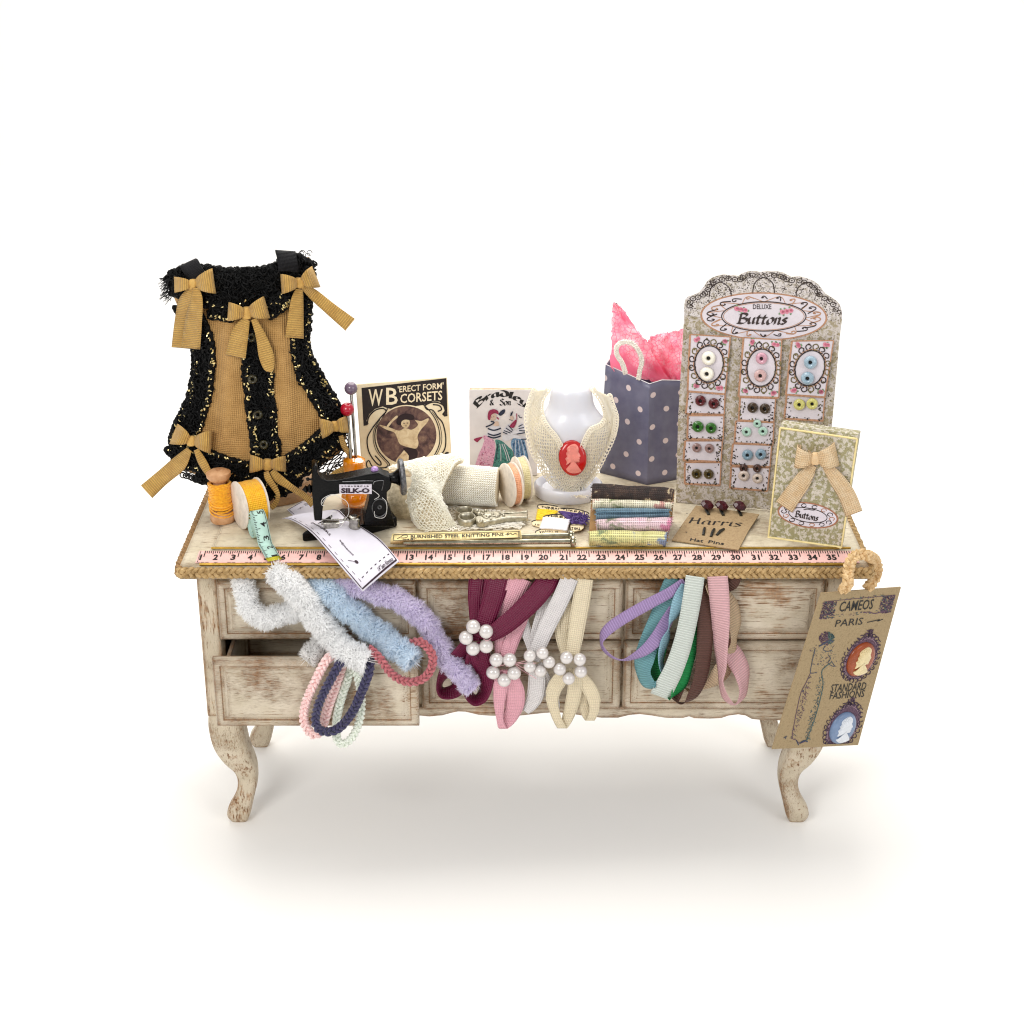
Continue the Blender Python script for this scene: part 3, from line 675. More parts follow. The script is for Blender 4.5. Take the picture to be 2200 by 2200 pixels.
def crochet(mb, gm, pts, n, curl=.0085, gold=0, loops=True):
    """pile of small crochet loops over a band (x, y, half width, lift)"""
    a = catmull(pts, 10)
    segs = [((a[i] + a[i + 1]) / 2, a[i + 1] - a[i]) for i in range(len(a) - 1)]
    wts = np.array([math.hypot(*d[:2]) * c[2] for c, d in segs]); wts /= wts.sum(); ks = rng.choice(len(segs), n, p=wts)
    g = []
    for i, q in enumerate(a):
        d = a[min(i + 1, len(a) - 1)] - a[max(i - 1, 0)]; L = math.hypot(d[0], d[1]) or 1; nx, ny = -d[1] / L, d[0] / L
        g.append([K(q[0] + nx * q[2] * .93 * s, q[1] + ny * q[2] * .93 * s, q[3] + .004 * (1 - s * s)) for s in (-1, -.5, 0, .5, 1)])
    mb.grid(g)
    for k in ks:
        c, d = segs[k]; L = math.hypot(d[0], d[1]); nx, ny = -d[1] / L, d[0] / L; s = U(-1, 1)
        s = math.copysign(abs(s) ** .75, s)
        p = K(c[0] + nx * c[2] * s + U(-6, 6), c[1] + ny * c[2] * s + U(-6, 6), c[3] + U(.002, .008))
        ax = V((U(-1, 1), -U(.2, 1.5), U(-1, 1))).normalized(); u = ax.orthogonal().normalized(); w = ax.cross(u)
        r = curl * U(.5, 1); t0 = U(0, 6.28); am = U(2.5, 6)
        mb.tube([p + (u * cos(t0 + am * i / 6) + w * sin(t0 + am * i / 6)) * r + ax * (i - 3) * .0006 for i in range(7)], U(.0013, .0022), 4)
    if loops:                                           # scalloped picot edges
        for sgn in (-1, 1):
            for i in range(0, len(a) - 1):
                q = a[i]; d = a[i + 1] - a[i]; L = math.hypot(d[0], d[1]) or 1; nx, ny = -d[1] / L, d[0] / L
                mb.ball(K(q[0] + nx * q[2] * sgn * U(.94, 1.06), q[1] + ny * q[2] * sgn * U(.94, 1.06), q[3] + .002), U(.0045, .0075), 7)
    for _ in range(gold):
        c, d = segs[rng.choice(len(segs), p=wts)]; L = math.hypot(d[0], d[1]); nx, ny = -d[1] / L, d[0] / L
        s = math.copysign(U(.62, 1.1), U(-1, 1)); x, y = c[0] + nx * c[2] * s, c[1] + ny * c[2] * s
        an = U(0, pi); ln = U(8, 26)
        p0 = K(x - cos(an) * ln / 2, y - sin(an) * ln / 2, c[3] + .0115); p1 = K(x + cos(an) * ln / 2, y + sin(an) * ln / 2, c[3] + U(.009, .0125))
        gm.tube([p0, (p0 + p1) / 2 + V((0, -.0012, 0)), p1], U(.0013, .0022), 5)
def bow(root, fn, cx, cy, loops, tails, mat, knot=(34, 42), lift=.012, tw=None, tl_up=.009):
    """fn(x, y, lift); loops (tip x, tip y, half width at knot, at tip, bulge); tails lists of (x, y, half width, lift)"""
    kn = MB(); c = fn(cx, cy, lift + .008)
    ex = fn(cx + knot[0], cy, lift + .008) - c; ey = fn(cx, cy + knot[1], lift + .008) - c; ez = ex.cross(ey).normalized() * .008
    kn.ball(c, 1, 16, 0, ex, ez, ey, .6)
    first = None
    for tx, ty, h0, h1, bg in loops:
        dx, dy = tx - cx, ty - cy; L = math.hypot(dx, dy); nx, ny = -dy / L, dx / L
        def pt(f, h, d):
            q = fn(cx + dx * f, cy + dy * f, lift + d); return (q, fn(cx + dx * f + nx * h, cy + dy * f + ny * h, lift + d) - q)
        m = MB(); m.ribbon([pt(.08, h0 * .8, .006), pt(.3, h0 + (h1 - h0) * .45, .008 + bg * 1.1), pt(.62, h0 + (h1 - h0) * .8, .008 + bg * 1.5), pt(.9, h1, .006 + bg * 1.1), pt(1, h1 * 1.02, .002 + bg * .3),
                              pt(.93, h1 * .98, -.003), pt(.6, h1 * .75, -.006), pt(.3, h0, -.002), pt(.1, h0 * .7, .002)], 6, 6)
        for v in range(len(m.uv)): m.uv[v] = m.uv[v]
        if first is None: first = m.build('bow', mat, root, solid=.0012); first_o = first
        else: m.build('loop', mat, first_o, solid=.0012)
    kn.build('knot', mat, first_o)
    for tl in tails:
        m = MB(); strip(m, None, [(q[0], q[1], q[2], q[3] + tl_up) + tuple(q[4:]) for q in tl], 0, tw, fn=fn, k=4); m.build('tail', mat, first_o, solid=.0012)
    return first_o
def corset():
    cb = Tz(B(1080, 650), TZ)
    root = thing('corset', 'tan corset edged in black crochet with gold thread and tan bows on a wooden foot', 'corset', tuple(cb))
    # wooden foot
    st = Tz(P(572, 1072), TZ); mb = MB()
    wood_ = wood('pale_wood_disc', 'c9a27a', '9b6d42', (6, 40, 60), .3, .4)
    o_ = V((st.x, st.y + .065, TZ)); rr = .115
    mb.lathe(o_, (0, 0, 1), [(.0, .0005), (rr, .0005), (rr + .002, .004), (rr, .032), (rr - .006, .038), (0, .038)], 48)
    mb.build('wooden_foot', wood_, root)
    mb = MB(); mb.lathe(o_, (0, 0, 1), [(.012, .038), (.011, .3)], 16); mb.build('stem', wood_, root)
    # shaped bodice, a hollow shell of woven cloth
    YT = [(0, 420), (.06, 330), (.14, 270), (.3, 330), (.5, 330), (.72, 320), (.84, 210), (.93, 190), (1, 330)]
    YB_ = [(0, 1790), (.1, 1880), (.25, 1950), (.5, 2040), (.7, 2020), (.8, 1850), (.9, 1720), (1, 1560)]
    nu, nv = 60, 60; g, uv = [], []
    for i in range(nu + 1):
        u = i / nu; col_ = []; uc = []
        for j in range(nv + 1):
            y = interp(u, YT) + (interp(u, YB_) - interp(u, YT)) * j / nv
            l, r = interp(y, CL) + 12, interp(y, CR) - 12; x = l + (r - l) * (.5 - .5 * cos(pi * u))
            p = K(x, y, 0); col_.append(p); uc.append((p.x * 1.05, p.z))
        g.append(col_); uv.append(uc)
    cloth = M('tan_canvas', 'c49859', .6, 0, .06, 30, sheen=.1, weave=(.0047, .0047, .6, -.32), c2='ad8144')
    mb = MB(); mb.grid(g, 0, uv); bod = mb.build('bodice', cloth, root, solid=.004)
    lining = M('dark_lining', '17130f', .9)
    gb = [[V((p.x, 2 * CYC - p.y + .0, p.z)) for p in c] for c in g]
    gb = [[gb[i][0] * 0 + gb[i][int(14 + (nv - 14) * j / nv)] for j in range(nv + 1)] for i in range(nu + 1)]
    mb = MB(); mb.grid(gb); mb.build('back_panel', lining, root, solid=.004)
    # crochet bands
    gm = MB(); nm = 'crochet_trim'
    bands = [
        ([(300, 430, 60, .004), (420, 400, 125, .004), (600, 430, 150, .004), (800, 450, 150, .004), (1000, 440, 150, .004), (1180, 410, 150, .004), (1330, 330, 150, .004), (1470, 320, 60, .004)], 1700, 14),
        ([(400, 560, 60, .003), (490, 680, 76, .003), (560, 850, 82, .003), (585, 1000, 76, .003), (575, 1150, 76, .003), (550, 1300, 82, .003), (500, 1450, 88, .003), (440, 1580, 100, .003), (385, 1720, 72, .003)], 1050, 95),
        ([(1390, 480, 52, .003), (1365, 700, 62, .003), (1350, 880, 70, .003), (1375, 1000, 68, .003), (1430, 1130, 80, .003), (1512, 1270, 78, .003), (1590, 1400, 78, .003), (1650, 1500, 76, .003)], 900, 85),
        ([(965, 740, 40, .003), (958, 900, 40, .003), (965, 990, 60, .003), (1010, 1060, 108, .003), (1028, 1250, 104, .003), (1050, 1450, 104, .003), (1075, 1650, 100, .003), (1090, 1830, 100, .003)], 900, 100),
        ([(640, 620, 50, .003), (740, 640, 46, .004), (830, 660, 40, .004)], 120, 16), ([(1250, 520, 50, .003), (1170, 580, 48, .003), (1090, 650, 40, .004)], 140, 18),
        ([(335, 1690, 60, .003), (440, 1790, 74, .003), (620, 1830, 78, .003), (800, 1890, 76, .003), (1000, 1945, 92, .003), (1180, 1925, 90, .003), (1330, 1855, 96, .003), (1470, 1752, 92, .003), (1590, 1632, 80, .003), (1680, 1530, 46, .003)], 1500, 110),
        ([(520, 1920, 50, .002), (700, 1960, 66, .002), (860, 2010, 70, .002), (1080, 2030, 80, .002), (1240, 1990, 76, .002), (1350, 1940, 46, .002)], 700, 14)]
    for pts, n, gd in bands:
        mb = MB(); gm = MB(); crochet(mb, gm, pts, n, .0085, gd); o_ = mb.build(nm, BLACK, root); gm.build('gold_thread', GOLDT, o_)['kind'] = 'stuff'
    # fringe at the shoulder, net frill at the hem
    mb = MB()
    for _ in range(90):
        p = K(U(285, 330), U(360, 520), .004); q = p + V((-U(.003, .018), U(-.01, .004), U(-.016, .004))); mb.tube([p, (p + q) / 2 + V((0, 0, U(-.003, .003))), q], .0007, 3)
    mb.build('frayed_fringe', BLACK2, root); mb = MB()
    for _ in range(7):
        p = K(U(1300, 1440), U(170, 260), .004); t = p + V((U(0, .008), 0, U(.002, .010))); r = U(.004, .007)
        mb.tube([t + V((cos(a) * r, 0, sin(a) * r)) for a in [k * .9 for k in range(7)]], .0009, 3)
    mb.build('picot_fringe', BLACK2, root)
    for cs, nn in (([(1380, 1850), (1650, 1610), (1750, 1800), (1500, 1985)], 1), ([(400, 1850), (640, 1850), (620, 1990), (420, 1935)], 0), ([(1640, 1500), (1745, 1540), (1750, 1740), (1650, 1700)], 0)):
        mb = MB(); cc = [V((a, b, 0)) for a, b in cs]
        def S(u, v):
            q = bil(cc, u, v); return Ty(A(q.x, q.y), KY(q.x, q.y) - .002 + .012 * sin(v * 7) * nn)
        net(mb, S, 10 if nn else 8, 12 if nn else 7, .0017, 0, .5, .12)
        for k in range(9):                               # loops along the free edge
            c = S(k / 8, 1) if nn else S(k / 8, 1); mb.torus(c, (U(-.3, .3), 1, U(-.3, .3)), .007, .0016, 10, 4)
        mb.build('net_frill', BLACK2, root)
    # black ribbon shoulder loops
    SB = M('black_ribbon', '0c0c11', .5, 0, .1, 80, spec=.3, weave=(.003, .003, .5, -.2))
    for pts in ([(440, 330, 70, -.02, -25), (425, 270, 78, .0, -25), (460, 240, 78, .016, -25), (500, 300, 74, .022, -25), (548, 372, 72, .02, -25)],
                [(1265, 250, 78, -.02, 5), (1240, 170, 80, .0, 4), (1238, 148, 80, .014, 4), (1255, 230, 80, .022, 4), (1266, 312, 84, .02, 4)]):
        mb = MB(); strip(mb, None, pts, 0, fn=K); mb.build('shoulder_loop', SB, root, solid=.002)
    ring = M('clear_bead', '6d6440', .08, 0, .1, 50, trans=.75, ior=1.5)
    for x, y in ((965, 835), (975, 1168), (1018, 1452), (1066, 1692)):
        mb = MB(); mb.torus(K(x, y, .014), (0, -1, .1), .0072, .004, 18, 8); mb.build('bead', ring, root)
    b = lambda *a, **k: bow(root, K, *a, TAN, **k)
    b(500, 410, [(352, 415, 22, 62, .012), (668, 385, 24, 98, .014)], [[(500, 440, 26, .016), (450, 540, 60, .024), (425, 700, 70, .026), (405, 920, 76, .02)], [(520, 440, 26, .02), (530, 530, 46, .028), (505, 700, 66, .032), (482, 925, 76, .032)]])
    b(1352, 400, [(1205, 410, 24, 78, .016), (1485, 350, 26, 88, .016)], [[(1350, 450, 28, .016), (1330, 560, 52, .018), (1310, 840, 74, .016)], [(1385, 430, 28, .016), (1470, 500, 44, .02), (1600, 610, 50, .03), (1755, 735, 60, .034)]])
    b(930, 640, [(780, 630, 24, 74, .016), (1090, 595, 30, 88, .018)], [[(925, 690, 30, .016), (880, 790, 66, .018), (840, 990, 80, .016)], [(985, 690, 22, .016), (1040, 820, 40, .016), (1085, 980, 60, .014), (1110, 1080, 42, .014), (1132, 1105, 12, .014)]], knot=(40, 50))
    b(490, 1662, [(345, 1605, 18, 84, .016), (645, 1670, 22, 90, .018)], [[(470, 1730, 24, .016), (390, 1840, 62, .024), (250, 1960, 62, .03), (130, 2068, 68, .034)], [(525, 1730, 20, .016), (575, 1830, 34, .022), (632, 1930, 26, .028)]])
    b(1095, 1850, [(955, 1845, 20, 70, .014), (1240, 1845, 22, 62, .018)], [[(1085, 1905, 20, .016), (1100, 1960, 26, .03), (1160, 2050, 22, .04), (1180, 2110, 16, .045), (1150, 2170, 22, .045), (1120, 2198, 20, .045)], [(1130, 1900, 24, .016), (1180, 1960, 36, .03), (1280, 2030, 26, .05), (1400, 2110, 26, .06), (1460, 2170, 30, .06)]], knot=(40, 46))
    b(1640, 1545, [(1520, 1565, 20, 78, .016), (1735, 1530, 40, 66, .014)], [[(1680, 1620, 18, .014), (1705, 1700, 22, .012), (1752, 1790, 18, .006), (1730, 1880, 40, .004), (1650, 1950, 56, .004), (1610, 2000, 40, .002)]])
corset()

# ================================================================== threads and tape on the corner of the top
def stack(path_fn): pass
WPAPER = M('cream_board', 'efe4d6', .8, 0, .1, 60, .15, 500, tl=.08)
def bobbin():
    c = Tz(B(735, 835), TZ); base = V((c.x, c.y + .014, TZ)); ax = V((-.035, .03, 1)).normalized()
    root = thing('thread_bobbin', 'wooden bobbin wound with yellow thread, standing upright beside the yellow ribbon spool', 'bobbin', tuple(base))
    wd = M('bobbin_wood', 'd2a57c', .5, 0, .2, 40, .3, 200, c2='b07a4c'); r = .0285
    mb = MB(); mb.lathe(base, ax, [(0, .0005), (r * .9, .0005), (r, .006), (r, .018), (r * .8, .028), (.014, .032), (.014, .094), (r * .72, .1), (r * .95, .108), (r * .97, .118), (r * .6, .1235), (.006, .124), (.005, .118), (0, .118)], 32)
    mb.build('spool', wd, root)
    th = M('yellow_thread', 'f7b818', .5, 0, .12, 200, sheen=.3, c2='dc8e06'); u = V((1, 0, 0)); w = ax.cross(u)
    mb = MB(); pts = []
    for k in range(3):
        pts = [base + ax * (.035 + .058 * (i / 300) + U(-.0012, .0012)) + (u * cos(i * .46 + k) + w * sin(i * .46 + k)) * (.0215 + .0018 * k + U(-.0006, .0006)) for i in range(300)]
        mb.tube(pts, .0021, 5)
    for k in range(5):
        a0 = U(0, 6); mb.tube([base + ax * (.03 + .03 * k / 5 + .012 * sin(a0 + t * .35)) + (u * cos(a0 + t * .4) + w * sin(a0 + t * .4)) * .0275 for t in range(16)], .002, 5)
    mb.build('wound_thread', th, root)
bobbin()
def flatspool(label, crop, cx, cy, bx, by, rad, wid, yaw, color, c2, tilt=0, name='ribbon_spool'):
    """two round card discs with ribbon between, standing on edge"""
    g = Tz(crop(bx, by), TZ); ax = V((cos(yaw), sin(yaw), tilt)).normalized(); c = V((g.x, g.y, TZ + rad + .0005))
    root = thing(name, label, 'spool', (g.x, g.y, TZ), 'spools of ribbon on the table top')
    for s in (-1, 1):
        mb = MB(); o = c + ax * s * wid / 2
        mb.lathe(o - ax * .0022, ax, [(.0, 0), (rad - .002, 0), (rad, .0012), (rad, .0034), (rad - .002, .0045), (0, .0045)], 44); mb.build('disc', WPAPER, root)
    m = M('spool ribbon ' + color, color, .42, 0, .12, 120, sheen=.2, weave=(.0044, .0048, .5, -.14), c2=c2)
    mb = MB(); u = ax.orthogonal().normalized(); w = ax.cross(u); g2, uv = [], []
    for i in range(61):
        a = 2 * pi * i / 60; r = rad * .93 + .0008 * sin(5 * a)
        g2.append([c + ax * wid * (j / 6 - .5) * .9 + (u * cos(a) + w * sin(a)) * (r + .0006 * sin(j * 2 + a * 3)) for j in range(7)]); uv.append([(wid * j / 6, a * rad) for j in range(7)])
    mb.grid(g2, 0, uv); mb.build('wound_ribbon', m, root)
flatspool('short wide spool of bright yellow ribbon between the bobbin and the mint tape measure', B, 0, 0, 965, 852, .0545, .05, R(30), 'ffbe08', 'f5a800')
flatspool('narrow spool of peach ribbon touching the white knitted roll', H, 0, 0, 1150, 560, .051, .019, R(24), 'f3b089', 'dc8f62')
flatspool('narrow spool of pale cream ribbon behind the peach one', H, 0, 0, 1235, 515, .0525, .021, R(18), 'e8dcae', 'cfc088')

def tape_roll():
    MINT = M('mint_tape', 'b2d3c7', .6, 0, .05, 60); YEL = M('yellow_end', 'cdc226', .6, 0, .2, 60); INK = M('black_ink', '14100f', .6)
    e = Tz(R6(720, 345), TZ); r0 = .0325; c = V((e.x - .008, e.y + .006, TZ + r0 + .0005)); wx = .0155
    root = thing('tape_measure', 'mint green tape measure rolled up with its yellow tipped end hanging to the table edge', 'tape measure', (e.x, e.y, TZ), None)
    end = Tz(R6(826, 528), .706); an_ = math.atan2(end.x - c.x, c.y - end.y); cy_, sy_ = cos(an_), sin(an_); k_ = 1 / cy_
    # path in the (s, z) plane: inner spiral, over the top, down to the front edge
    sp = [(c.y + (.008 + (r0 - .008) * t / 60) * cos(t * .36 + pi * .5 - 60 * .36), c.z + (.008 + (r0 - .008) * t / 60) * sin(t * .36 + pi * .5 - 60 * .36)) for t in range(61)]
    sp = [(2 * c.y - y, z) for y, z in sp]
    tail = [(c.y - .020, c.z + r0 * .80), (c.y - .040, c.z - .004), (c.y - .055, TZ + .006), (c.y + (.062 - c.y) * k_, TZ + .0045), (c.y + (.03 - c.y) * k_, .7120), (c.y + (end.y - c.y) * k_, .7105)]
    pth = catmull(sp[:-1] + [sp[-1]] + tail, 3); n = len(pth); L = 0; rows = []
    Ltail = []; acc = 0
    for a, b in zip(pth, pth[1:]): acc += math.hypot(*(b - a)); Ltail.append(acc)
    Ltail = [0] + Ltail; L = Ltail[-1]
    def at(s):
        k = min(len(Ltail) - 2, max(0, int(np.searchsorted(Ltail, s)) - 1)); q = (s - Ltail[k]) / max(1e-9, Ltail[k + 1] - Ltail[k])
        p = pth[k] + (pth[k + 1] - pth[k]) * q; d = pth[min(k + 2, len(pth) - 1)] - pth[max(k - 1, 0)]; d = d / (math.hypot(*d) or 1)
        return p, (d[1], -d[0])
    def S(x, s, w=0):                                    # s measured back from the free end
        p, nn = at(max(0, min(L, L - s))); yw = p[0] + nn[0] * w - c.y
        return V((c.x + x * cy_ - yw * sy_, c.y + x * sy_ + yw * cy_, p[1] + nn[1] * w))
    mb = MB(); N = 260
    mb.grid([[S(x, L * i / N) for x in (-wx, 0, wx)] for i in range(N, -1, -1)], 0)
    for i in range(len(mb.m)): mb.m[i] = 1 if i >= len(mb.m) - 2 * 7 else 0
    o = mb.build('tape', [MINT, YEL], root, solid=.001)
    mb = MB()
    for k in range(46):
        s = .013 + k * .0038; l = .012 if k % 8 == 0 else .008 if k % 4 == 0 else .005
        mb.poly([S(-wx + .001, s - .0007, .0009), S(-wx + l, s - .0007, .0009), S(-wx + l, s + .0007, .0009), S(-wx + .001, s + .0007, .0009)])
    pen(mb, [(wx - .0022, s) for s in [.002 + .01 * q for q in range(19)]], S, .0011, sm=1, w=.0009)
    for i in range(5):
        s = .021 + .0305 * i
        text(mb, str(i + 1), lambda x, y, w: S(wx - .004 - y, s + x - .006, .0009), 0, 0, .007 if i == 0 else .011, .013, bold=.015)
    mb.build('print', INK, root)
tape_roll()

# ================================================================== hat pin stand with two hat pins
def pinstand():
    AMB = M('amber_glass', 'ff9d0c', .1, 0, .12, 60, trans=.3, ior=1.5, c2='ee8200', coat=.4)
    b = Tz(C(590, 1515), TZ); base = V((b.x, b.y + .03, TZ)); r = .033
    root = thing('pin_stand', 'amber glass hat pin stand of two stacked beads behind the sewing machine', 'pin stand', tuple(base))
    mb = MB(); mb.lathe(base, (0, 0, 1), [(0, .0005), (r * .8, .0005), (r, .008), (r * 1.02, .02), (r * .86, .034), (r * .6, .04), (.012, .043), (.010, .052)], 32); mb.build('lower_bead', AMB, root)
    mb = MB(); mb.lathe(base, (0, 0, 1), [(.01, .052), (r * .72, .055), (r * .8, .066), (r * .74, .09), (r * .8, .098), (r * .76, .110), (r * .5, .116), (.008, .117), (.006, .08)], 32); mb.build('upper_bead', AMB, root)
    ST = M('steel', 'b9b6b0', .18, 1, .1, 60)
    top = base + V((0, 0, .116))
    for lab, c0, cr, (hx, hy, hr), dx, dy in (('hat pin with a dusty purple ball head, the taller of the two', 'dusty_purple', '6d5a6c', (550, 262, 64), .0045, .004), ('hat pin with a crimson ball head', 'crimson', 'b0102c', (512, 480, 68), -.006, -.006)):
        h = Ty(C(hx, hy), base.y + dy); q = thing('hat_pin', lab, 'hat pin', (top.x + dx, top.y + dy, top.z - .02), 'ball headed hat pins')
        mb = MB(); mb.tube([V((top.x + dx, top.y + dy, top.z - .02)), h], .0035 if dy > 0 else .004, 10); mb.build('shaft', ST, q)
        mb = MB(); mb.ball(h, hr * .20704 / 890, 24); mb.build('ball_head', M('bead ' + c0, cr, .18, 0, .06, 40, coat=.6), q)
pinstand()
# ================================================================== cards standing at the back of the top
INK = M('black_ink', '14100f', .6, var=0)
def upright(yaw, lean):                              # normal of a card turned by yaw and leaning back
    return V((sin(yaw) * cos(lean), -cos(yaw) * cos(lean), sin(lean)))
def slab(mb, fn, outline, th, m=0):
    pts = [fn(x, y) for x, y in outline]; mb.prism(pts, fn.n * -th, m)
def corset_card():
    o = Tz(C(672, 1185), TZ); n = upright(R(13), R(6)); q = PixQ(C, o, n)
    root = thing('advert_card', 'cream and black corset advert card with a brown round picture, leaning behind the sewing machine', 'card', tuple(o))
    CR_ = M('aged_card', 'f3e7c8', .75, 0, .12, 14, .1, 300, c2='e6d0aa'); mb = MB()
    slab(mb, q, [(605, 222), (1548, 146), (1580, 700), (1605, 1130), (672, 1182), (640, 700)], .012); mb.build('card', CR_, root, bevel=.001)
    BK = M('card_black', '241a1a', .6, 0, .1, 60)
    mb = MB()
    blob(mb, q, [(660, 258), (1540, 156), (1552, 550), (1520, 556), (1495, 530), (1522, 495), (1505, 440), (1470, 400), (1400, 395), (1330, 430), (1000, 480), (935, 470), (880, 450), (800, 475), (740, 530), (710, 600), (735, 625), (715, 645), (682, 652)], 0, .0006, 1)
    mb.build('print', [BK], root)
    mb = MB()
    text(mb, 'W', q, 732, 445, 880, 270, 0, bold=.012, w=.0012); text(mb, 'B', q, 915, 432, 1035, 255, 0, bold=.012, w=.0012)
    sk = lambda a, b, w: q(a, b - (a - 1040) * .085, w)
    text(mb, "'ERECT FORM'", sk, 1035, 305, 1510, 238, 0, bold=.015, w=.0012); text(mb, 'CORSETS', sk, 1062, 420, 1498, 322, 0, bold=.015, w=.0012)
    mb.build('lettering', [CR_], root)
    fb = MB()                                            # looping frame lines
    L1 = [(720, 640), (735, 560), (800, 490), (880, 470), (915, 500), (880, 540), (830, 600), (770, 680), (720, 780), (730, 900), (775, 990), (830, 1050), (860, 1055), (855, 1020), (800, 960)]
    L2 = [(930, 470), (870, 580), (810, 680), (800, 790), (830, 900), (890, 980), (950, 1050), (900, 1085), (780, 1075), (735, 1010), (710, 1050), (745, 1100), (870, 1100)]
    R1_ = [(1510, 540), (1530, 470), (1480, 420), (1400, 405), (1320, 440), (1340, 480), (1400, 490), (1450, 560), (1500, 620), (1530, 740), (1530, 860), (1500, 930), (1450, 960), (1500, 950), (1560, 940)]
    R2_ = [(1300, 430), (1370, 500), (1430, 590), (1465, 700), (1470, 820), (1435, 920), (1390, 990)]
    R3_ = [(1400, 430), (1465, 440), (1490, 480), (1450, 500)]
    for l, w_ in ((L1, 13), (L2, 12), ([(x - 18, y + 6) for x, y in L2[1:8]], 6)): pen(fb, l, q, w_, None, 0, .0012)
    fb.build('frame_lines', [BK], root); fb = MB()
    for l, w_ in ((R1_, 13), (R2_, 10), (R3_, 14), ([(x + 20, y) for x, y in R2_[1:]], 6)): pen(fb, l, q, w_, None, 0, .0012)
    disc(fb, q, 1548, 940, 24, 20, 0, .0014)
    fb.build('frame_lines', [BK], root)
    pic = mottle('sepia_print', ['33201f', '4c3434', '6e5148', '92755f'], 40, 900, '20100f', .5, .7)
    PAL = mottle('sepia_pale', ['a88a6c', 'c8ae88', 'd9c39c', 'e2d0ac'], 60, 900, '8a6a55', .2, .7); HR = M('sepia_dark', '2c1a1e', .7)
    mb = MB(); cx, cy, rx, ry = 1125, 745, 312, 300
    disc(mb, q, cx, cy, rx + 12, ry + 12, 3, .0011, 48); disc(mb, q, cx, cy, rx, ry, 0, .0014, 48)
    blob(mb, q, [(1050, 700), (1110, 672), (1180, 690), (1245, 640), (1215, 590), (1280, 600), (1350, 570), (1345, 610), (1275, 690), (1240, 760), (1250, 830), (1225, 885), (1140, 870), (1060, 840), (1030, 780), (1000, 720), (920, 690), (850, 650), (860, 640), (960, 670)], 1, .0018)
    blob(mb, q, [(920, 655), (960, 600), (1020, 545), (1035, 560), (980, 610), (940, 660)], 1, .0018)
    blob(mb, q, [(1070, 610), (1105, 580), (1150, 585), (1160, 630), (1135, 668), (1095, 665), (1072, 640)], 1, .002)
    blob(mb, q, [(1020, 600), (1050, 545), (1120, 520), (1195, 540), (1205, 580), (1165, 590), (1110, 585), (1075, 605), (1065, 640), (1030, 635)], 2, .0022)
    blob(mb, q, [(1020, 1000), (1070, 940), (1110, 900), (1150, 960), (1130, 1042), (1080, 1040), (1020, 1030)], 1, .0017); blob(mb, q, [(1090, 880), (1220, 890), (1240, 960), (1190, 1030), (1140, 1035), (1150, 960)], 2, .0018)
    for a, b in ((1100, 622), (1135, 620)): disc(mb, q, a, b, 9, 5, 2, .0024, 10)
    disc(mb, q, 1120, 650, 12, 4, 2, .0024, 10)
    mb.build('picture', [pic, PAL, HR, CR_], root)
corset_card()

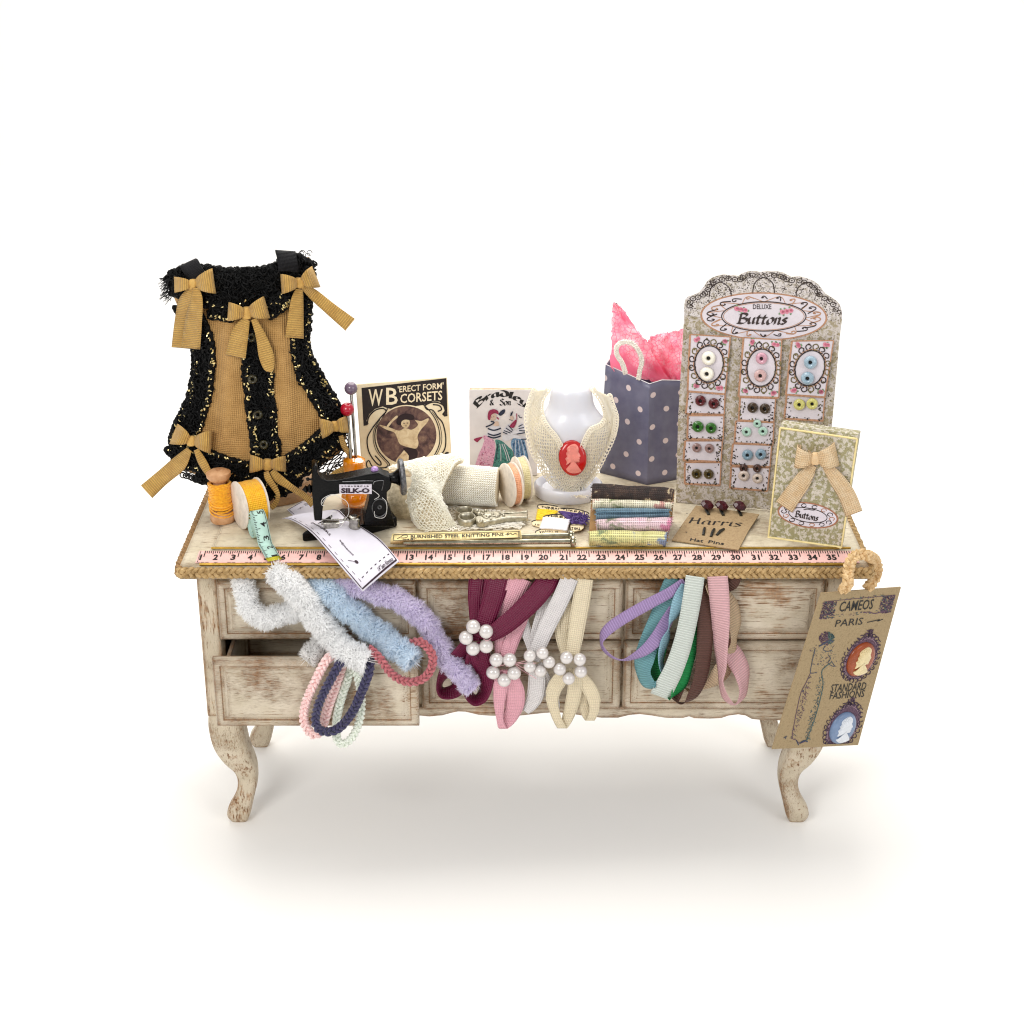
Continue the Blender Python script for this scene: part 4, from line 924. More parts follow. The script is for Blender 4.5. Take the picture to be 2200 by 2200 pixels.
def fashion_card():
    o = Tz(I3(750, 1860), TZ); n = upright(0, R(5)); q = PixQ(I3, o, n)
    root = thing('advert_card', 'pale fashion card printed with two ladies in full skirts, standing behind the peach spool', 'card', tuple(o))
    PC = M('pale_card', 'ddd6d3', .7, 0, .06, 20); ED = M('card_edge', 'd7b992', .8, 0, .3, 80, c2='8a6a45'); mb = MB()
    slab(mb, q, [(75, 165), (1395, 165), (1418, 1850), (82, 1850)], .004); mb.build('card', PC, root)
    mb = MB(); mb.prism([q(80, 163, -.0045), q(1392, 163, -.0045), q(1415, 1848, -.0045), q(86, 1848, -.0045)], n * -.012); mb.build('backing', ED, root)
    mb = MB(); W = 'Bradley'; hs = 190; cx, cy, rr = 705, 900, 640; L = wlen(W) * hs; arc = 1.72
    def fa(x, y, w):
        a = -arc / 2 + arc * x / L; r = rr + y * 1.0; return q(cx + r * sin(a) * .98, cy - r * cos(a) * .92 - 20 + 30 * abs(a), w)
    calli(mb, W, fa, hs, 0, .2, 35)
    for i, (w2, x, hh) in enumerate((('&', 480, 150), ('Son', 680, 165))):
        calli(mb, w2, lambda a, b, w, x=x: q(x + a, 465 - b, w), hh, 0, .18, 35)
    mb.build('lettering', [INK], root)
    PKT = mottle('print_pink', ['8f4a6a', 'c98fa8', 'd9a9bc', '9c6580'], 150, 500, '5a2a4a', .35); GRN = mottle('print_green', ['1d4a48', '2f6a62', '4d8a80', '1b3a3c'], 120)
    BLU = mottle('print_blue', ['22456e', '4d78a0', '86a6c2', '2a5280'], 110); WH = M('print_white', 'd6d4da', .7); NV = M('print_navy', '20283e', .7); SK = M('print_skin', 'd2b7a4', .7); RED = M('print_red', '9c2c50', .7, 0, .25, 300)
    mb = MB(); z = [.0008]
    def pl(pts, m): z[0] += .00012; blob(mb, q, pts, m, z[0], 3)
    def ln(pts, w_, m): z[0] += .00005; pen(mb, pts, q, w_, None, m, z[0], 4)
    pl([(390, 1150), (560, 1150), (590, 1400), (560, 1850), (180, 1850), (240, 1500), (330, 1290)], 0)
    pl([(590, 1150), (720, 1170), (850, 1290), (940, 1390), (960, 1700), (900, 1850), (540, 1850), (560, 1560), (610, 1290)], 1)
    pl([(940, 1120), (1130, 1110), (1200, 1290), (1250, 1560), (1270, 1850), (900, 1850), (980, 1500), (900, 1260)], 2)
    pl([(440, 1000), (480, 900), (560, 860), (680, 880), (710, 950), (690, 1080), (640, 1130), (520, 1110), (420, 1060)], 3)
    pl([(345, 1080), (400, 1060), (470, 1100), (560, 1170), (420, 1210)], 0); pl([(165, 1130), (340, 1085), (270, 1160), (230, 1195)], 6)
    pl([(490, 640), (560, 620), (610, 660), (600, 730), (560, 765), (500, 750)], 5); pl([(440, 650), (470, 570), (560, 540), (640, 570), (650, 640), (580, 620), (510, 660), (490, 750), (445, 740)], 6)
    pl([(650, 640), (720, 560), (780, 545), (775, 610), (700, 670)], 4); pl([(590, 780), (650, 790), (660, 870), (560, 870), (560, 820)], 5)
    ln([(400, 890), (500, 850), (570, 800), (500, 780)], 26, 4); ln([(620, 700), (660, 740)], 26, 6)
    for y in (930, 1030, 1080): ln([(440, y - 10), (540, y + 25), (620, y + 15), (700, y - 15)], 28, 4)
    pl([(740, 980), (860, 830), (940, 920), (1000, 960), (1050, 880), (1120, 810), (1200, 990), (1130, 1030), (1000, 1020), (880, 1060)], 3)
    pl([(740, 1050), (860, 1040), (960, 1040), (1230, 1110), (1180, 1150), (960, 1110), (860, 1160), (740, 1150)], 3)
    pl([(870, 870), (960, 770), (1005, 740), (1010, 800), (960, 900), (900, 900)], 6)
    for a in ((760, 960, 890, 1010), (800, 910, 920, 990), (850, 860, 940, 960), (1060, 960, 1190, 970), (1050, 920, 1160, 900), (1050, 880, 1130, 840), (740, 990, 830, 1030), (1010, 1030, 1200, 995), (1100, 1130, 1230, 1130)): ln([a[:2], a[2:]], 20, 4)
    ln([(1010, 620), (1015, 740)], 16, 6); ln([(905, 600), (890, 690), (920, 620), (930, 580)], 20, 4); ln([(860, 740), (930, 760)], 14, 4); ln([(1050, 650), (1070, 700), (1120, 705)], 16, 4)
    pl([(880, 680), (930, 670), (950, 730), (900, 750)], 5)
    for x0, x1, x2 in ((640, 620, 600), (680, 700, 700), (760, 830, 880), (720, 790, 830)): ln([(x0, 1220), (x1, 1400), (x2, 1560)], 12, 4 if x0 == 640 else 3)
    for k in range(7): ln([(960 + 28 * k, 1150), (950 + 45 * k, 1450), (960 + 46 * k, 1800)], 9, 3 if k % 2 else 4)
    for k in range(60):
        x, y = U(230, 560), U(1230, 1830)
        if x > 400 - (y - 1200) * .35: disc(mb, q, x, y, 11, 7, 6 if k % 2 else 3, z[0] + .0002, 6)
    for p in ((515, 690), (560, 685)): disc(mb, q, *p, 9, 7, 4, z[0] + .0003, 8)
    mb.build('picture', [PKT, GRN, BLU, WH, NV, SK, RED], root)
fashion_card()

# ================================================================== sewing machine
def machine():
    MBK = M('machine_black', '030304', .26, 0, .3, 90, .35, 200, spec=.22); SIL = M('silver', 'b8b4ab', .25, 1, .25, 120, .3, 200); WHT = M('plate_paper', 'd9d2dc', .6, 0, .15, 150)
    WEAR = M('worn_metal', '77777a', .4, .7, .4, 120, .4, 300, c2='161618')
    o = Tz(C(820, 1700), TZ + .026); n = upright(R(9), 0); q = PixQ(C, o, n); bk = -n
    root = thing('sewing_machine', 'black miniature sewing machine with a small white name plate, paper under its needle', 'sewing machine', (o.x, o.y + .03, TZ))
    b = [Tz(C(*p), TZ + .0005) for p in ((45, 1862), (790, 1770), (1035, 1702), (960, 1600), (450, 1600))]
    mb = MB(); mb.prism(b, (0, 0, .024)); mb.build('base', MBK, root, bevel=.005, seg=3)
    out = [(150, 1085), (165, 1066), (195, 1066), (208, 1085), (206, 1140), (235, 1195), (310, 1226), (400, 1220), (560, 1190), (760, 1150), (840, 1140), (900, 1172), (960, 1190), (975, 1250), (960, 1310), (925, 1340), (925, 1440), (975, 1560), (1010, 1700), (690, 1700), (690, 1610), (738, 1420), (742, 1362), (440, 1358), (350, 1372), (300, 1400), (268, 1455), (258, 1520), (250, 1640), (172, 1640), (162, 1500), (147, 1350), (152, 1200)]
    mb = MB(); mb.prism([q(*p) for p in out], bk * .042); mb.build('body', MBK, root, bevel=.005, seg=3)
    ax = V((cos(R(9)), sin(R(9)), .05)).normalized(); c0 = q(940, 1235, -.021); k = .20704 / 905
    mb = MB(); mb.lathe(c0, ax, [(.010, -.01), (55 * k, 0), (48 * k, 35 * k), (60 * k, 70 * k), (85 * k, 105 * k), (100 * k, 112 * k)], 28); mb.build('neck', MBK, root)
    mb = MB(); mb.lathe(c0 + ax * 112 * k, ax, [(0, 0), (160 * k, 0), (178 * k, 12 * k), (180 * k, 30 * k), (170 * k, 50 * k), (150 * k, 56 * k), (0, 58 * k)], 40); mb.build('hand_wheel', WEAR, root, angle=30)
    mb = MB(); mb.lathe(q(150, 1330, -.015), -ax, [(.006, 0), (.011, .004), (.006, .010), (.009, .013), (.0, .022)], 14); mb.ball(q(105, 1222, -.01), .0042, 10); mb.tube([q(105, 1222, -.01), q(155, 1226, -.01)], .0025, 6); mb.build('tension_knob', MBK, root)
    mb = MB(); mb.prism([q(428, 1258, .0035), q(765, 1254, .0035), q(765, 1352, .0035), q(430, 1352, .0035)], bk * .004); pl = mb.build('name_plate', WHT, root)
    mb = MB(); text(mb, 'SILK-O', lambda a, b_, w: q(a, b_, .0042), 447, 1343, 742, 1290, 0, bold=.05)
    for i in range(9): text(mb, 'WOMAN FAB'[i] if 'WOMAN FAB'[i] != ' ' else '-', lambda a, b_, w: q(a, b_, .0042), 450 + 33 * i, 1278, 470 + 33 * i, 1264, 0, bold=.03)
    mb.build('lettering', M('plum_ink', '2e1426', .6), pl)
    mb = MB(); mb.torus(q(848, 1500, .001), n, 92 * k, 7 * k, 32, 8, sx=.78, ref=(1, 0, 0)); mb.torus(q(848, 1495, .0), n, 16 * k, 8 * k, 14, 6)
    mb.tube(cv([q(*p, .002) for p in ((780, 1255), (800, 1225), (880, 1215), (885, 1250), (870, 1320))]), .0012, 5); mb.tube(cv([q(*p, .002) for p in ((460, 1228), (560, 1225), (700, 1218), (780, 1220))]), .001, 5)
    mb.build('raised_border', WEAR, root)
    mb = MB(); mb.ball(q(805, 1148, -.02), 1, 14, 0, (.0088, 0, 0), (0, .0088, 0), (0, 0, .0095), .9); mb.build('spool_bead', M('lilac_gem', 'b78fcf', .25, 0, .15, 200, coat=.5), root)
    # needle clamp, presser foot, bobbin case
    P2 = PixQ(C, q(450, 1690, .008), n)
    mb = MB(); mb.prism([P2(262, 1660), (P2(432, 1652)), P2(418, 1722), P2(272, 1745)], bk * .022); mb.build('slide_plate', SIL, root, bevel=.0015)
    mb = MB(); mb.tube([P2(250, 1680), P2(250, 1622), P2(470, 1628), P2(500, 1615), P2(470, 1650), P2(390, 1668)], .0017, 6); mb.tube([P2(480, 1620), P2(560, 1650), P2(640, 1640)], .0015, 6); mb.ball(P2(490, 1620), .004, 8); mb.build('wire_foot', SIL, root)
    mb = MB(); ca = P2(592, 1700, -.008); mb.lathe(ca, (0, -.1, 1), [(.0, -.006), (.0125, -.006), (.0135, 0), (.0118, .004), (.0118, .010), (.014, .014), (.014, .02), (.011, .022), (.006, .019), (0, .019)], 20); mb.build('bobbin_case', SIL, root)
    TH = M('white_thread', 'e9e6e0', .5); mb = MB()
    for l in ([(430, 1352), (340, 1350), (260, 1390), (240, 1430), (250, 1460), (275, 1462)], [(490, 1600), (525, 1540), (515, 1440), (460, 1390), (380, 1360), (300, 1375), (250, 1440)], [(350, 1610), (340, 1560), (370, 1520), (400, 1540)], [(870, 1380), (915, 1430), (915, 1540), (880, 1590), (800, 1580), (790, 1520)], [(770, 1300), (840, 1360), (790, 1400)], [(470, 1640), (440, 1680), (390, 1700)]):
        mb.tube(cv([q(*p, .009) for p in l]), .0006, 4)
    mb.build('loose_thread', TH, root)
machine()

# ================================================================== sewing pattern papers
def papers():
    PW = M('pattern_paper', 'e6e2ec', .8, 0, .03, 20, tl=.1); PIN = M('plum_ink', '2e1426', .6)
    left = [((880, 195), .010), ((950, 205), .012), ((1090, 290), .028), ((1230, 440), .018), ((1370, 605), 'y-.036'), ((1500, 755), 'y-.062')]
    right = [((1130, 155), .012), ((1300, 125), .028), ((1385, 195), .028), ((1510, 270), .026), ((1640, 360), .02), ((1780, 520), .022)]
    def pt(e):
        (a, b), h = e
        return Ty(R6(a, b), float(h[1:])) if isinstance(h, str) else Tz(R6(a, b), TZ + h)
    Lc = cv([pt(e) for e in left], 6); Rc = cv([pt(e) for e in right], 6)
    N = len(Lc); g = [[Lc[i] * (1 - j / 14) + Rc[i] * (j / 14) + V((0, 0, .005 * sin(pi * j / 14) * sin(i * .5 + .6))) for j in range(15)] for i in range(N)]
    root = thing('sewing_pattern', 'white paper sewing pattern running under the needle and drooping over the table edge', 'paper', tuple(g[8][7]))
    mb = MB(); mb.grid(g); mb.build('sheet', PW, root, solid=.0012)
    def S(u, v, w):
        i = min(N - 1.001, max(0, v * (N - 1))); j = min(13.999, max(0, u * 14)); a, b = int(i), int(j); f, h = i - a, j - b
        p = (g[a][b] * (1 - h) + g[a][b + 1] * h) * (1 - f) + (g[a + 1][b] * (1 - h) + g[a + 1][b + 1] * h) * f
        nn = (g[a][b + 1] - g[a][b]).cross(g[a + 1][b] - g[a][b]).normalized()
        if nn.z < 0: nn = -nn
        return p + nn * .0016
    mb = MB()
    pen(mb, [(.03, .0 + k / 20) for k in range(20)] + [(.03, .975), (.3, .978), (.7, .978), (.975, .978)] + [(.975, .97 - k / 20) for k in range(19)], S, .018, sm=1)
    for k in range(14): pen(mb, [(.1, .05 + k * .065), (.1, .08 + k * .065)], S, .009, sm=1)
    for k in range(7): pen(mb, [(.16 + .12 * k, .91), (.21 + .12 * k, .91)], S, .006, sm=1)
    def tx(s, u0, v0, u1, v1): text(mb, s, lambda a, b, w: S(u0 + (u1 - u0) * b, v0 + (v1 - v0) * a, w), 0, 0, 1, 1, 0, bold=.012, shear=.3)
    tx('Sweetheart', .30, .30, .23, .52); tx('adjustment', .40, .58, .34, .74); tx('Sk', .6, .40, .5, .46)
    text(mb, '1/4" Seam Allowance', lambda a, b, w: S(.52 + .4 * a, .965 - .035 * b, w), 0, 0, 1, 1, 0, bold=.012, shear=.3)
    disc(mb, S, .30, .80, .030, .020, 0, 0, 12); pen(mb, [(.3, .8), (.2, .74)], S, .007, sm=1)
    mb.build('print', PIN, root)
    c = [Tz(R6(*p), TZ + .0015 + .006 * k) for p, k in (((965, 168), 0), ((1120, 190), 0), ((1175, 95), 1), ((1035, 62), .5), ((918, 128), 0))]
    root = thing('sewing_pattern', 'small lilac white pattern scrap lying behind the sewing machine, under the tan ribbon tail', 'paper', tuple(c[0]))
    mb = MB(); mb.prism(c, (0, 0, .001)); mb.build('sheet', PW, root)
    mb = MB(); e = [p + V((0, 0, .0016)) for p in c]; ce = sum(e, V()) / 5
    f = lambda a, b, w: ce + (e[0] - ce) * a + (e[4] - ce) * b
    mb.tube([ce + (p - ce) * .9 for p in (e[0], e[4], e[3])], .0006, 4)
    for k in range(6): p = ce + V((U(-.03, .03), U(-.02, .03), .001)); mb.tube([p, p + V((.008, .003, .0005))], .0006, 4)
    mb.build('print', PIN, root)
papers()

# ================================================================== lace
LACE = M('ivory_lace', 'fffdf5', .7, 0, .02, 120, tl=.4); LACE2 = M('cream_lace', 'fffaee', .7, 0, .02, 120, tl=.4); KN = M('white_knit', 'fffcf4', .75, 0, .03, 90, tl=.2)
def lace_roll():
    a, b = Tz(H(560, 548), TZ), Tz(H(1040, 556), TZ); r = .047
    c0 = V((a.x, a.y + .01, TZ + r)); c1 = V((b.x, b.y - .0, TZ + r * .93)); ax = (c1 - c0).normalized(); L = (c1 - c0).length; u = V((0, 0, 1)); w = ax.cross(u)
    root = thing('lace_roll', 'roll of ivory knitted lace with a netted end fanning out beside the sewing machine', 'lace', (c0.x, c0.y, TZ))
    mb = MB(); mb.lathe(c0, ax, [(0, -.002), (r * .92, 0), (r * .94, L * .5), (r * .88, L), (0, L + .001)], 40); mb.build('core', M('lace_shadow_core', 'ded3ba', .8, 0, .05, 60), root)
    mb = MB()                                            # rows of knitted stitches round the roll
    for k in range(27):
        s = L * (k + .5) / 27; pts = []
        for i in range(150):
            t = 2 * pi * i / 150; rr = r * (.985 - .06 * k / 27) + .0012 * sin(i * 2.1) + U(-.0004, .0004)
            pts.append(c0 + ax * (s + .0026 * sin(i * 2.1 + 1) + .001 * sin(t * 3)) + (u * cos(t) + w * sin(t)) * rr)
        mb.tube(pts, .0016, 4, True)
    mb.build('knitted_band', KN, root)
    # open net fanning over the front: near edge on the table, far edge over the roll
    near = [Tz(H(*p), TZ + .002) for p in ((330, 690), (400, 765), (540, 778), (640, 760), (700, 735))]
    midl = [Ty(H(*p), near[1].y + d) for p, d in (((290, 520), .05), ((345, 520), .02), ((470, 480), .015), ((590, 560), .015), ((640, 640), .01))]
    up_ = [Ty(H(*p), near[1].y + d) for p, d in (((330, 360), .07), ((360, 350), .055), ((440, 320), .05), ((520, 380), .045), ((570, 470), .04))]
    far = [Ty(H(*p), near[1].y + d) for p, d in (((300, 270), .115), ((370, 235), .11), ((520, 195), .10), ((620, 200), .09), ((680, 230), .08))]
    bk = [Ty(H(*p), near[1].y + d) for p, d in (((130, 255), .17), ((300, 200), .17), ((520, 160), .16), ((690, 145), .15), ((760, 190), .14))]
    rows = [cv(x, 6) for x in (bk, far, up_, midl, near)]; N = len(rows[0])
    cols = [cv([rw[i] for rw in rows], 6) for i in range(N)]
    def S(uu, vv, off=0):
        i = min(N - 1.001, uu * (N - 1)); M_ = len(cols[0]); j = min(M_ - 1.001, vv * (M_ - 1)); a_, b_ = int(i), int(j); f, h = i - a_, j - b_
        return (cols[a_][b_] * (1 - h) + cols[a_][b_ + 1] * h) * (1 - f) + (cols[a_ + 1][b_] * (1 - h) + cols[a_ + 1][b_ + 1] * h) * f + V((U(-.0008, .0008), -off + U(-.001, .001), off + U(-.001, .001)))
    mb = MB(); net(mb, lambda x, y: S(x, y, .003), 34, 52, .0013, 0, .35, .03); fl_ = mb
    mb = MB(); net(mb, lambda x, y: S(x, y, -.004), 38, 58, .0012, 0, .5, .02); mb.build('net_layer', LACE2, root)
    mb = MB(); mb.grid([[S(i / 24, j / 30, -.012) for j in range(31)] for i in range(25)]); mb.build('under_layer', M('lace_gap_shade', 'eee3c8', .8, 0, .12, 60, tl=.3), root)  # toned darker than the net, to read as shadow through its gaps
    mb = fl_
    for j in range(90):
        q = S(U(.0, 1), U(0, .97), .003); rr = U(.0025, .0045); mb.torus(q, (U(-.4, .4), -1, .6), rr, .0013, 9, 4)
    mb.build('net_layer', LACE, root)
    # folded end of the strip below the hand wheel
    p0 = [Tz(H(*p), TZ + .002) for p in ((215, 680), (360, 700))]
    mb = MB(); 
    for k in range(34):
        f = k / 33; x0 = 118 + 190 * f; top = Ty(H(x0 + 10 * sin(f * 3), 470 - 90 * sin(pi * min(1, f + .15)) ), p0[0].y + .03 - .015 * f); bot = Ty(H(190 + 190 * f, 665 + 30 * f), p0[0].y + .012 - .01 * f)
        mid = (top + bot) / 2 + V((0, -.018, .004)); mb.tube(cv([top + V((0, .02, -.004)), top, mid, bot], 5), .0026, 5)
    mb.build('folded_end', M('oatmeal_knit', 'd9ccb0', .8, 0, .25, 120, .4, 500, c2='a8987a'), root)
lace_roll()
def lace_strip():
    cs = [Tz(H(*p), TZ + .0015) for p in ((860, 755), (1200, 735), (1260, 690), (1080, 540), (900, 520))]
    root = thing('lace_trim', 'flat frayed strip of white lace lying on the table under the scissors', 'lace', tuple(cs[0]))
    q = [Tz(H(*p), TZ + .002) for p in ((430, 785), (1240, 752), (1265, 640), (480, 560))]
    mb = MB(); net(mb, lambda x, y: bil(q, x, y) + V((0, 0, U(0, .005))), 54, 20, .0017, 0, .6, .1)
    for k in range(200):
        p = bil(q, 1 - abs(U(-.6, .6)), U(.0, .8)); mb.tube(cv([p + V((U(-.018, .018), U(-.008, .008), U(.001, .008))) for _ in range(4)], 3), .0011, 4)
    mb.build('net', M('frayed_white', 'f4f0e6', .8, 0, .06, 90, tl=.2), root)
lace_strip()

def scissors():
    ME = M('pewter', 'c4bfb0', .42, 1, .2, 90, .25, 220, c2='98927f'); z = TZ + .022
    o = Tz(H(940, 660), z); root = thing('scissors', 'ornate pewter embroidery scissors lying on lace behind the knitting pins packet', 'scissors', (o.x, o.y, TZ))
    def ring(cx, cy, rx, ry):
        c = Tz(H(cx, cy), z); e = Tz(H(cx + rx, cy), z) - c; f = Tz(H(cx, cy - ry), z) - c; mb = MB()
        g = []
        for i in range(36):
            a = 2 * pi * i / 36; d = e * cos(a) + f * sin(a)
            g.append([c + d * s + V((0, 0, h)) for s, h in ((.98, .002), (1.05, 0), (1.06, -.008), (1.0, -.016), (.9, -.016), (.84, -.008), (.84, 0), (.9, .002))])
        mb.grid(g, 0, None, True, True); mb.build('handle', ME, root)
    ring(765, 607, 72, 33); ring(785, 660, 72, 36)
    fl = lambda a, b: Tz(H(a, b), z)
    for nm, out in (('blade', [(835, 596), (880, 590), (930, 606), (960, 598), (985, 612), (1075, 604), (1095, 612), (1105, 600), (1284, 590), (1294, 610), (1100, 634), (960, 640), (900, 634), (850, 618)]),
                    ('blade', [(850, 660), (880, 640), (930, 640), (990, 636), (1100, 634), (1292, 612), (1292, 655), (1105, 662), (1020, 682), (960, 690), (925, 704), (880, 700), (862, 690)])):
        mb = MB(); mb.prism([fl(*p) for p in out], (0, 0, -.014)); mb.build(nm, ME, root, bevel=.003, seg=3)
    mb = MB()
    for x, y, r in ((885, 640, .006), (905, 700, .005), (940, 612, .004), (960, 660, .0045), (1000, 640, .0035), (1030, 660, .003), (1060, 630, .003), (870, 610, .004), (1090, 650, .0035), (985, 680, .003)):
        mb.ball(fl(x, y) + V((0, 0, .001)), r, 10)
    mb.tube(cv([fl(*p) + V((0, 0, .001)) for p in ((900, 610), (930, 630), (910, 650), (950, 670), (990, 650), (1040, 660), (1090, 632), (1280, 622))]), .0014, 5)
    mb.build('engraving', ME, root)
scissors()

def knitting_pins():
    ME = M('bright_steel', 'b9b49f', .16, 1, .15, 60, c2='8a8672'); z = TZ + .0125
    o = Tz(H(700, 850), TZ); root = thing('knitting_pins', 'pair of steel knitting pins in a yellowed paper packet by the pink tape', 'knitting pins', tuple(o))
    for (xa, ya), (xb, yb), hr in (((260, 832), (1640, 812), 44), ((260, 872), (1655, 862), 47)):
        a, b = Tz(H(xa, ya), z), Tz(H(xb, yb), z); ax = (b - a).normalized(); mb = MB(); mb.tube([a, b], .0062, 14); r = hr * .2588 / 925
        mb.lathe(b, ax, [(.006, -.004), (r * .8, -.002), (r, .001), (r * .98, .005), (r * .7, .007), (r * .66, .009), (r * .3, .010), (0, .010)], 24); mb.build('pin', ME, root)
    PP = M('yellowed_paper', 'efdda2', .75, 0, .1, 30, c2='d9c080'); mb = MB(); zt_ = TZ + .021
    T_ = [Tz(H(*p), zt_) for p in ((165, 800), (1232, 772), (1242, 832), (150, 856))]
    bot = [Tz(H(*p), TZ + .006) for p in ((150, 884), (1240, 858))]; back = [T_[1] + V((0, .006, -.016)), T_[0] + V((0, .006, -.016))]
    g = []
    for i in range(13):
        f = i / 12; l = lambda a, b: a * (1 - f) + b * f; wv = V((0, 0, .0012 * sin(f * 9)))
        g.append([l(back[1], back[0]), l(T_[0], T_[1]), l(T_[3], T_[2]) + wv, l(bot[0], bot[1]) + wv])
    mb.grid(g, smooth=False); mb.build('packet', PP, root, solid=.0012)
    q = lambda x, y, w=0: Tz(H(x, y), zt_ + .0018)
    mb = MB(); sl = lambda x, y, w=0: q(x, y - (x - 165) * .026)
    text(mb, 'BURNISHED STEEL KNITTING PINS', sl, 318, 842, 1090, 814, 0, bold=.02); text(mb, 'ONE SET', sl, 250, 853, 356, 843, 0, bold=.04)
    for l in ([(178, 806), (1222, 806)], [(178, 806), (172, 852)], [(172, 855), (1226, 858)], [(1214, 806), (1216, 856)], [(1224, 806), (1226, 856)]): pen(mb, l, sl, 4, sm=1)
    pen(mb, [(205, 840), (235, 826), (255, 812), (285, 812), (292, 826), (268, 834), (240, 834)], sl, 4); pen(mb, [(1105, 832), (1130, 815), (1120, 835), (1150, 818), (1160, 832), (1185, 822), (1200, 828)], sl, 4.5)
    mb.build('lettering', INK, root)
knitting_pins()

# ================================================================== thread cards
def thread_card(label, out, z, rows, color, c2, prints, messy=0):
    PAPR = M('thread_card', 'f0dcb4', .7, 0, .08, 60)
    q = lambda x, y, w=0: Tz(I2(x, y), z + w); q.n = V((0, 0, 1))
    o = q(*out[0]); root = thing('thread_card', label, 'thread card', (o.x, o.y, TZ), 'cards wound with thread')
    mb = MB(); mb.prism([q(*p) for p in out], (0, 0, -.002)); mb.build('card', PAPR, root)
    mb = MB(); (l0, l1, r0, r1), n = rows
    for i in range(n):
        f = (i + .5) / n; a = (l0[0] + (l1[0] - l0[0]) * f, l0[1] + (l1[1] - l0[1]) * f); b = (r0[0] + (r1[0] - r0[0]) * f, r0[1] + (r1[1] - r0[1]) * f)
        pts = [q(a[0], a[1], 0)] + [q(a[0] + (b[0] - a[0]) * t + U(-4, 4), a[1] + (b[1] - a[1]) * t + U(-6, 6) - 14 * sin(pi * t) , .0045 + U(-.0008, .0012)) for t in (.04, .25, .5, .75, .96)] + [q(b[0], b[1], 0)]
        mb.tube(cv(pts, 4), .0023, 5)
    for _ in range(messy):
        a = q(U(1250, 1640), U(520, 760), .004); mb.tube(cv([a, a + V((U(-.01, .01), U(-.01, .01), .006)), a + V((U(-.018, .018), U(-.014, .014), .001))], 4), .0011, 4)
    mb.build('thread', M('skein ' + color, color, .5, 0, .15, 300, sheen=.3, c2=c2), root)
    mb = MB()
    for s, x0, y0, x1, y1, dy, fl in prints:             # lettering follows the curved end
        n_ = len(s)
        if s == '~': pen(mb, x0, lambda a, b, w: q(a, b, .001), 22); continue
        cx, hw = (x0 + x1) / 2, abs(x1 - x0) / 2
        for i, ch in enumerate(s):
            if ch == ' ': continue
            a = x0 + (x1 - x0) * (i + .08) / n_; b = x0 + (x1 - x0) * (i + .92) / n_; m_ = (a + b) / 2
            arc = fl * (1 - ((m_ - cx) / hw) ** 2); ln = (y1 - y0); sl_ = dy * (m_ - x0) / (x1 - x0)
            text(mb, ch, lambda x, y, w: q(x, y, .001), a, y0 + sl_ - arc, b, y1 + sl_ - arc, 0, bold=.03)
    mb.build('lettering', INK, root)
thread_card('yellow thread card, mostly hidden behind the white one', [(200, 200), (350, 182), (700, 225), (900, 290), (820, 370), (790, 470), (640, 760), (300, 865), (60, 790), (30, 700), (150, 640), (215, 330)], TZ + .004,
            (((215, 330), (170, 640), (820, 400), (560, 640)), 9), 'ffdd00', 'e0b400', [('THREAD', 310, 280, 900, 225, 70, 0), ('20 YARD', 450, 330, 800, 295, 60, 0), ('~', [(260, 320), (205, 260), (210, 215)], 0, 0, 0, 0, 0), ('~', [(210, 205), (400, 186), (640, 212), (800, 250)], 0, 0, 0, 0, 0), ('~', [(30, 715), (60, 680), (155, 650)], 0, 0, 0, 0, 0), ('OY', 270, 770, 100, 820, -20, 0)])
thread_card('purple thread card with loose messy strands nearest the folded fabrics', [(800, 370), (880, 290), (1200, 300), (1500, 350), (1740, 440), (1620, 520), (1590, 780), (1570, 880), (1500, 940), (1210, 1000), (1180, 830), (1240, 600), (800, 470)], TZ + .0075,
            (((820, 385), (1230, 760), (1610, 510), (1560, 780)), 11), '4b2480', '2c1458', [('THREAD', 930, 345, 1620, 300, 110, 0), ('~', [(880, 300), (1200, 308), (1500, 360), (1720, 440), (1690, 480), (1600, 505)], 0, 0, 0, 0, 0), ('THRZ', 1480, 870, 1200, 940, -10, 0)], 46)
thread_card('white thread card on top of the yellow and purple ones', [(360, 580), (450, 505), (700, 470), (950, 488), (1150, 548), (1310, 650), (1230, 700), (1140, 690), (1080, 950), (1060, 1010), (900, 1062), (200, 1066), (140, 1000), (290, 910), (300, 860), (400, 620)], TZ + .011,
            (((390, 575), (285, 900), (1160, 650), (1065, 960)), 12), 'f1eff2', 'd5d2da', [('THREAD', 470, 572, 1220, 515, 90, 45), ('~', [(380, 590), (375, 560), (480, 510), (700, 482), (950, 500), (1150, 560), (1290, 640)], 0, 0, 0, 0, 0), ('~', [(300, 920), (160, 980), (150, 1030), (220, 1060), (900, 1058), (1050, 1030)], 0, 0, 0, 0, 0), ('20 YARDS', 820, 975, 420, 1020, -20, 0), ('OA', 420, 970, 250, 1045, 0, 0)])

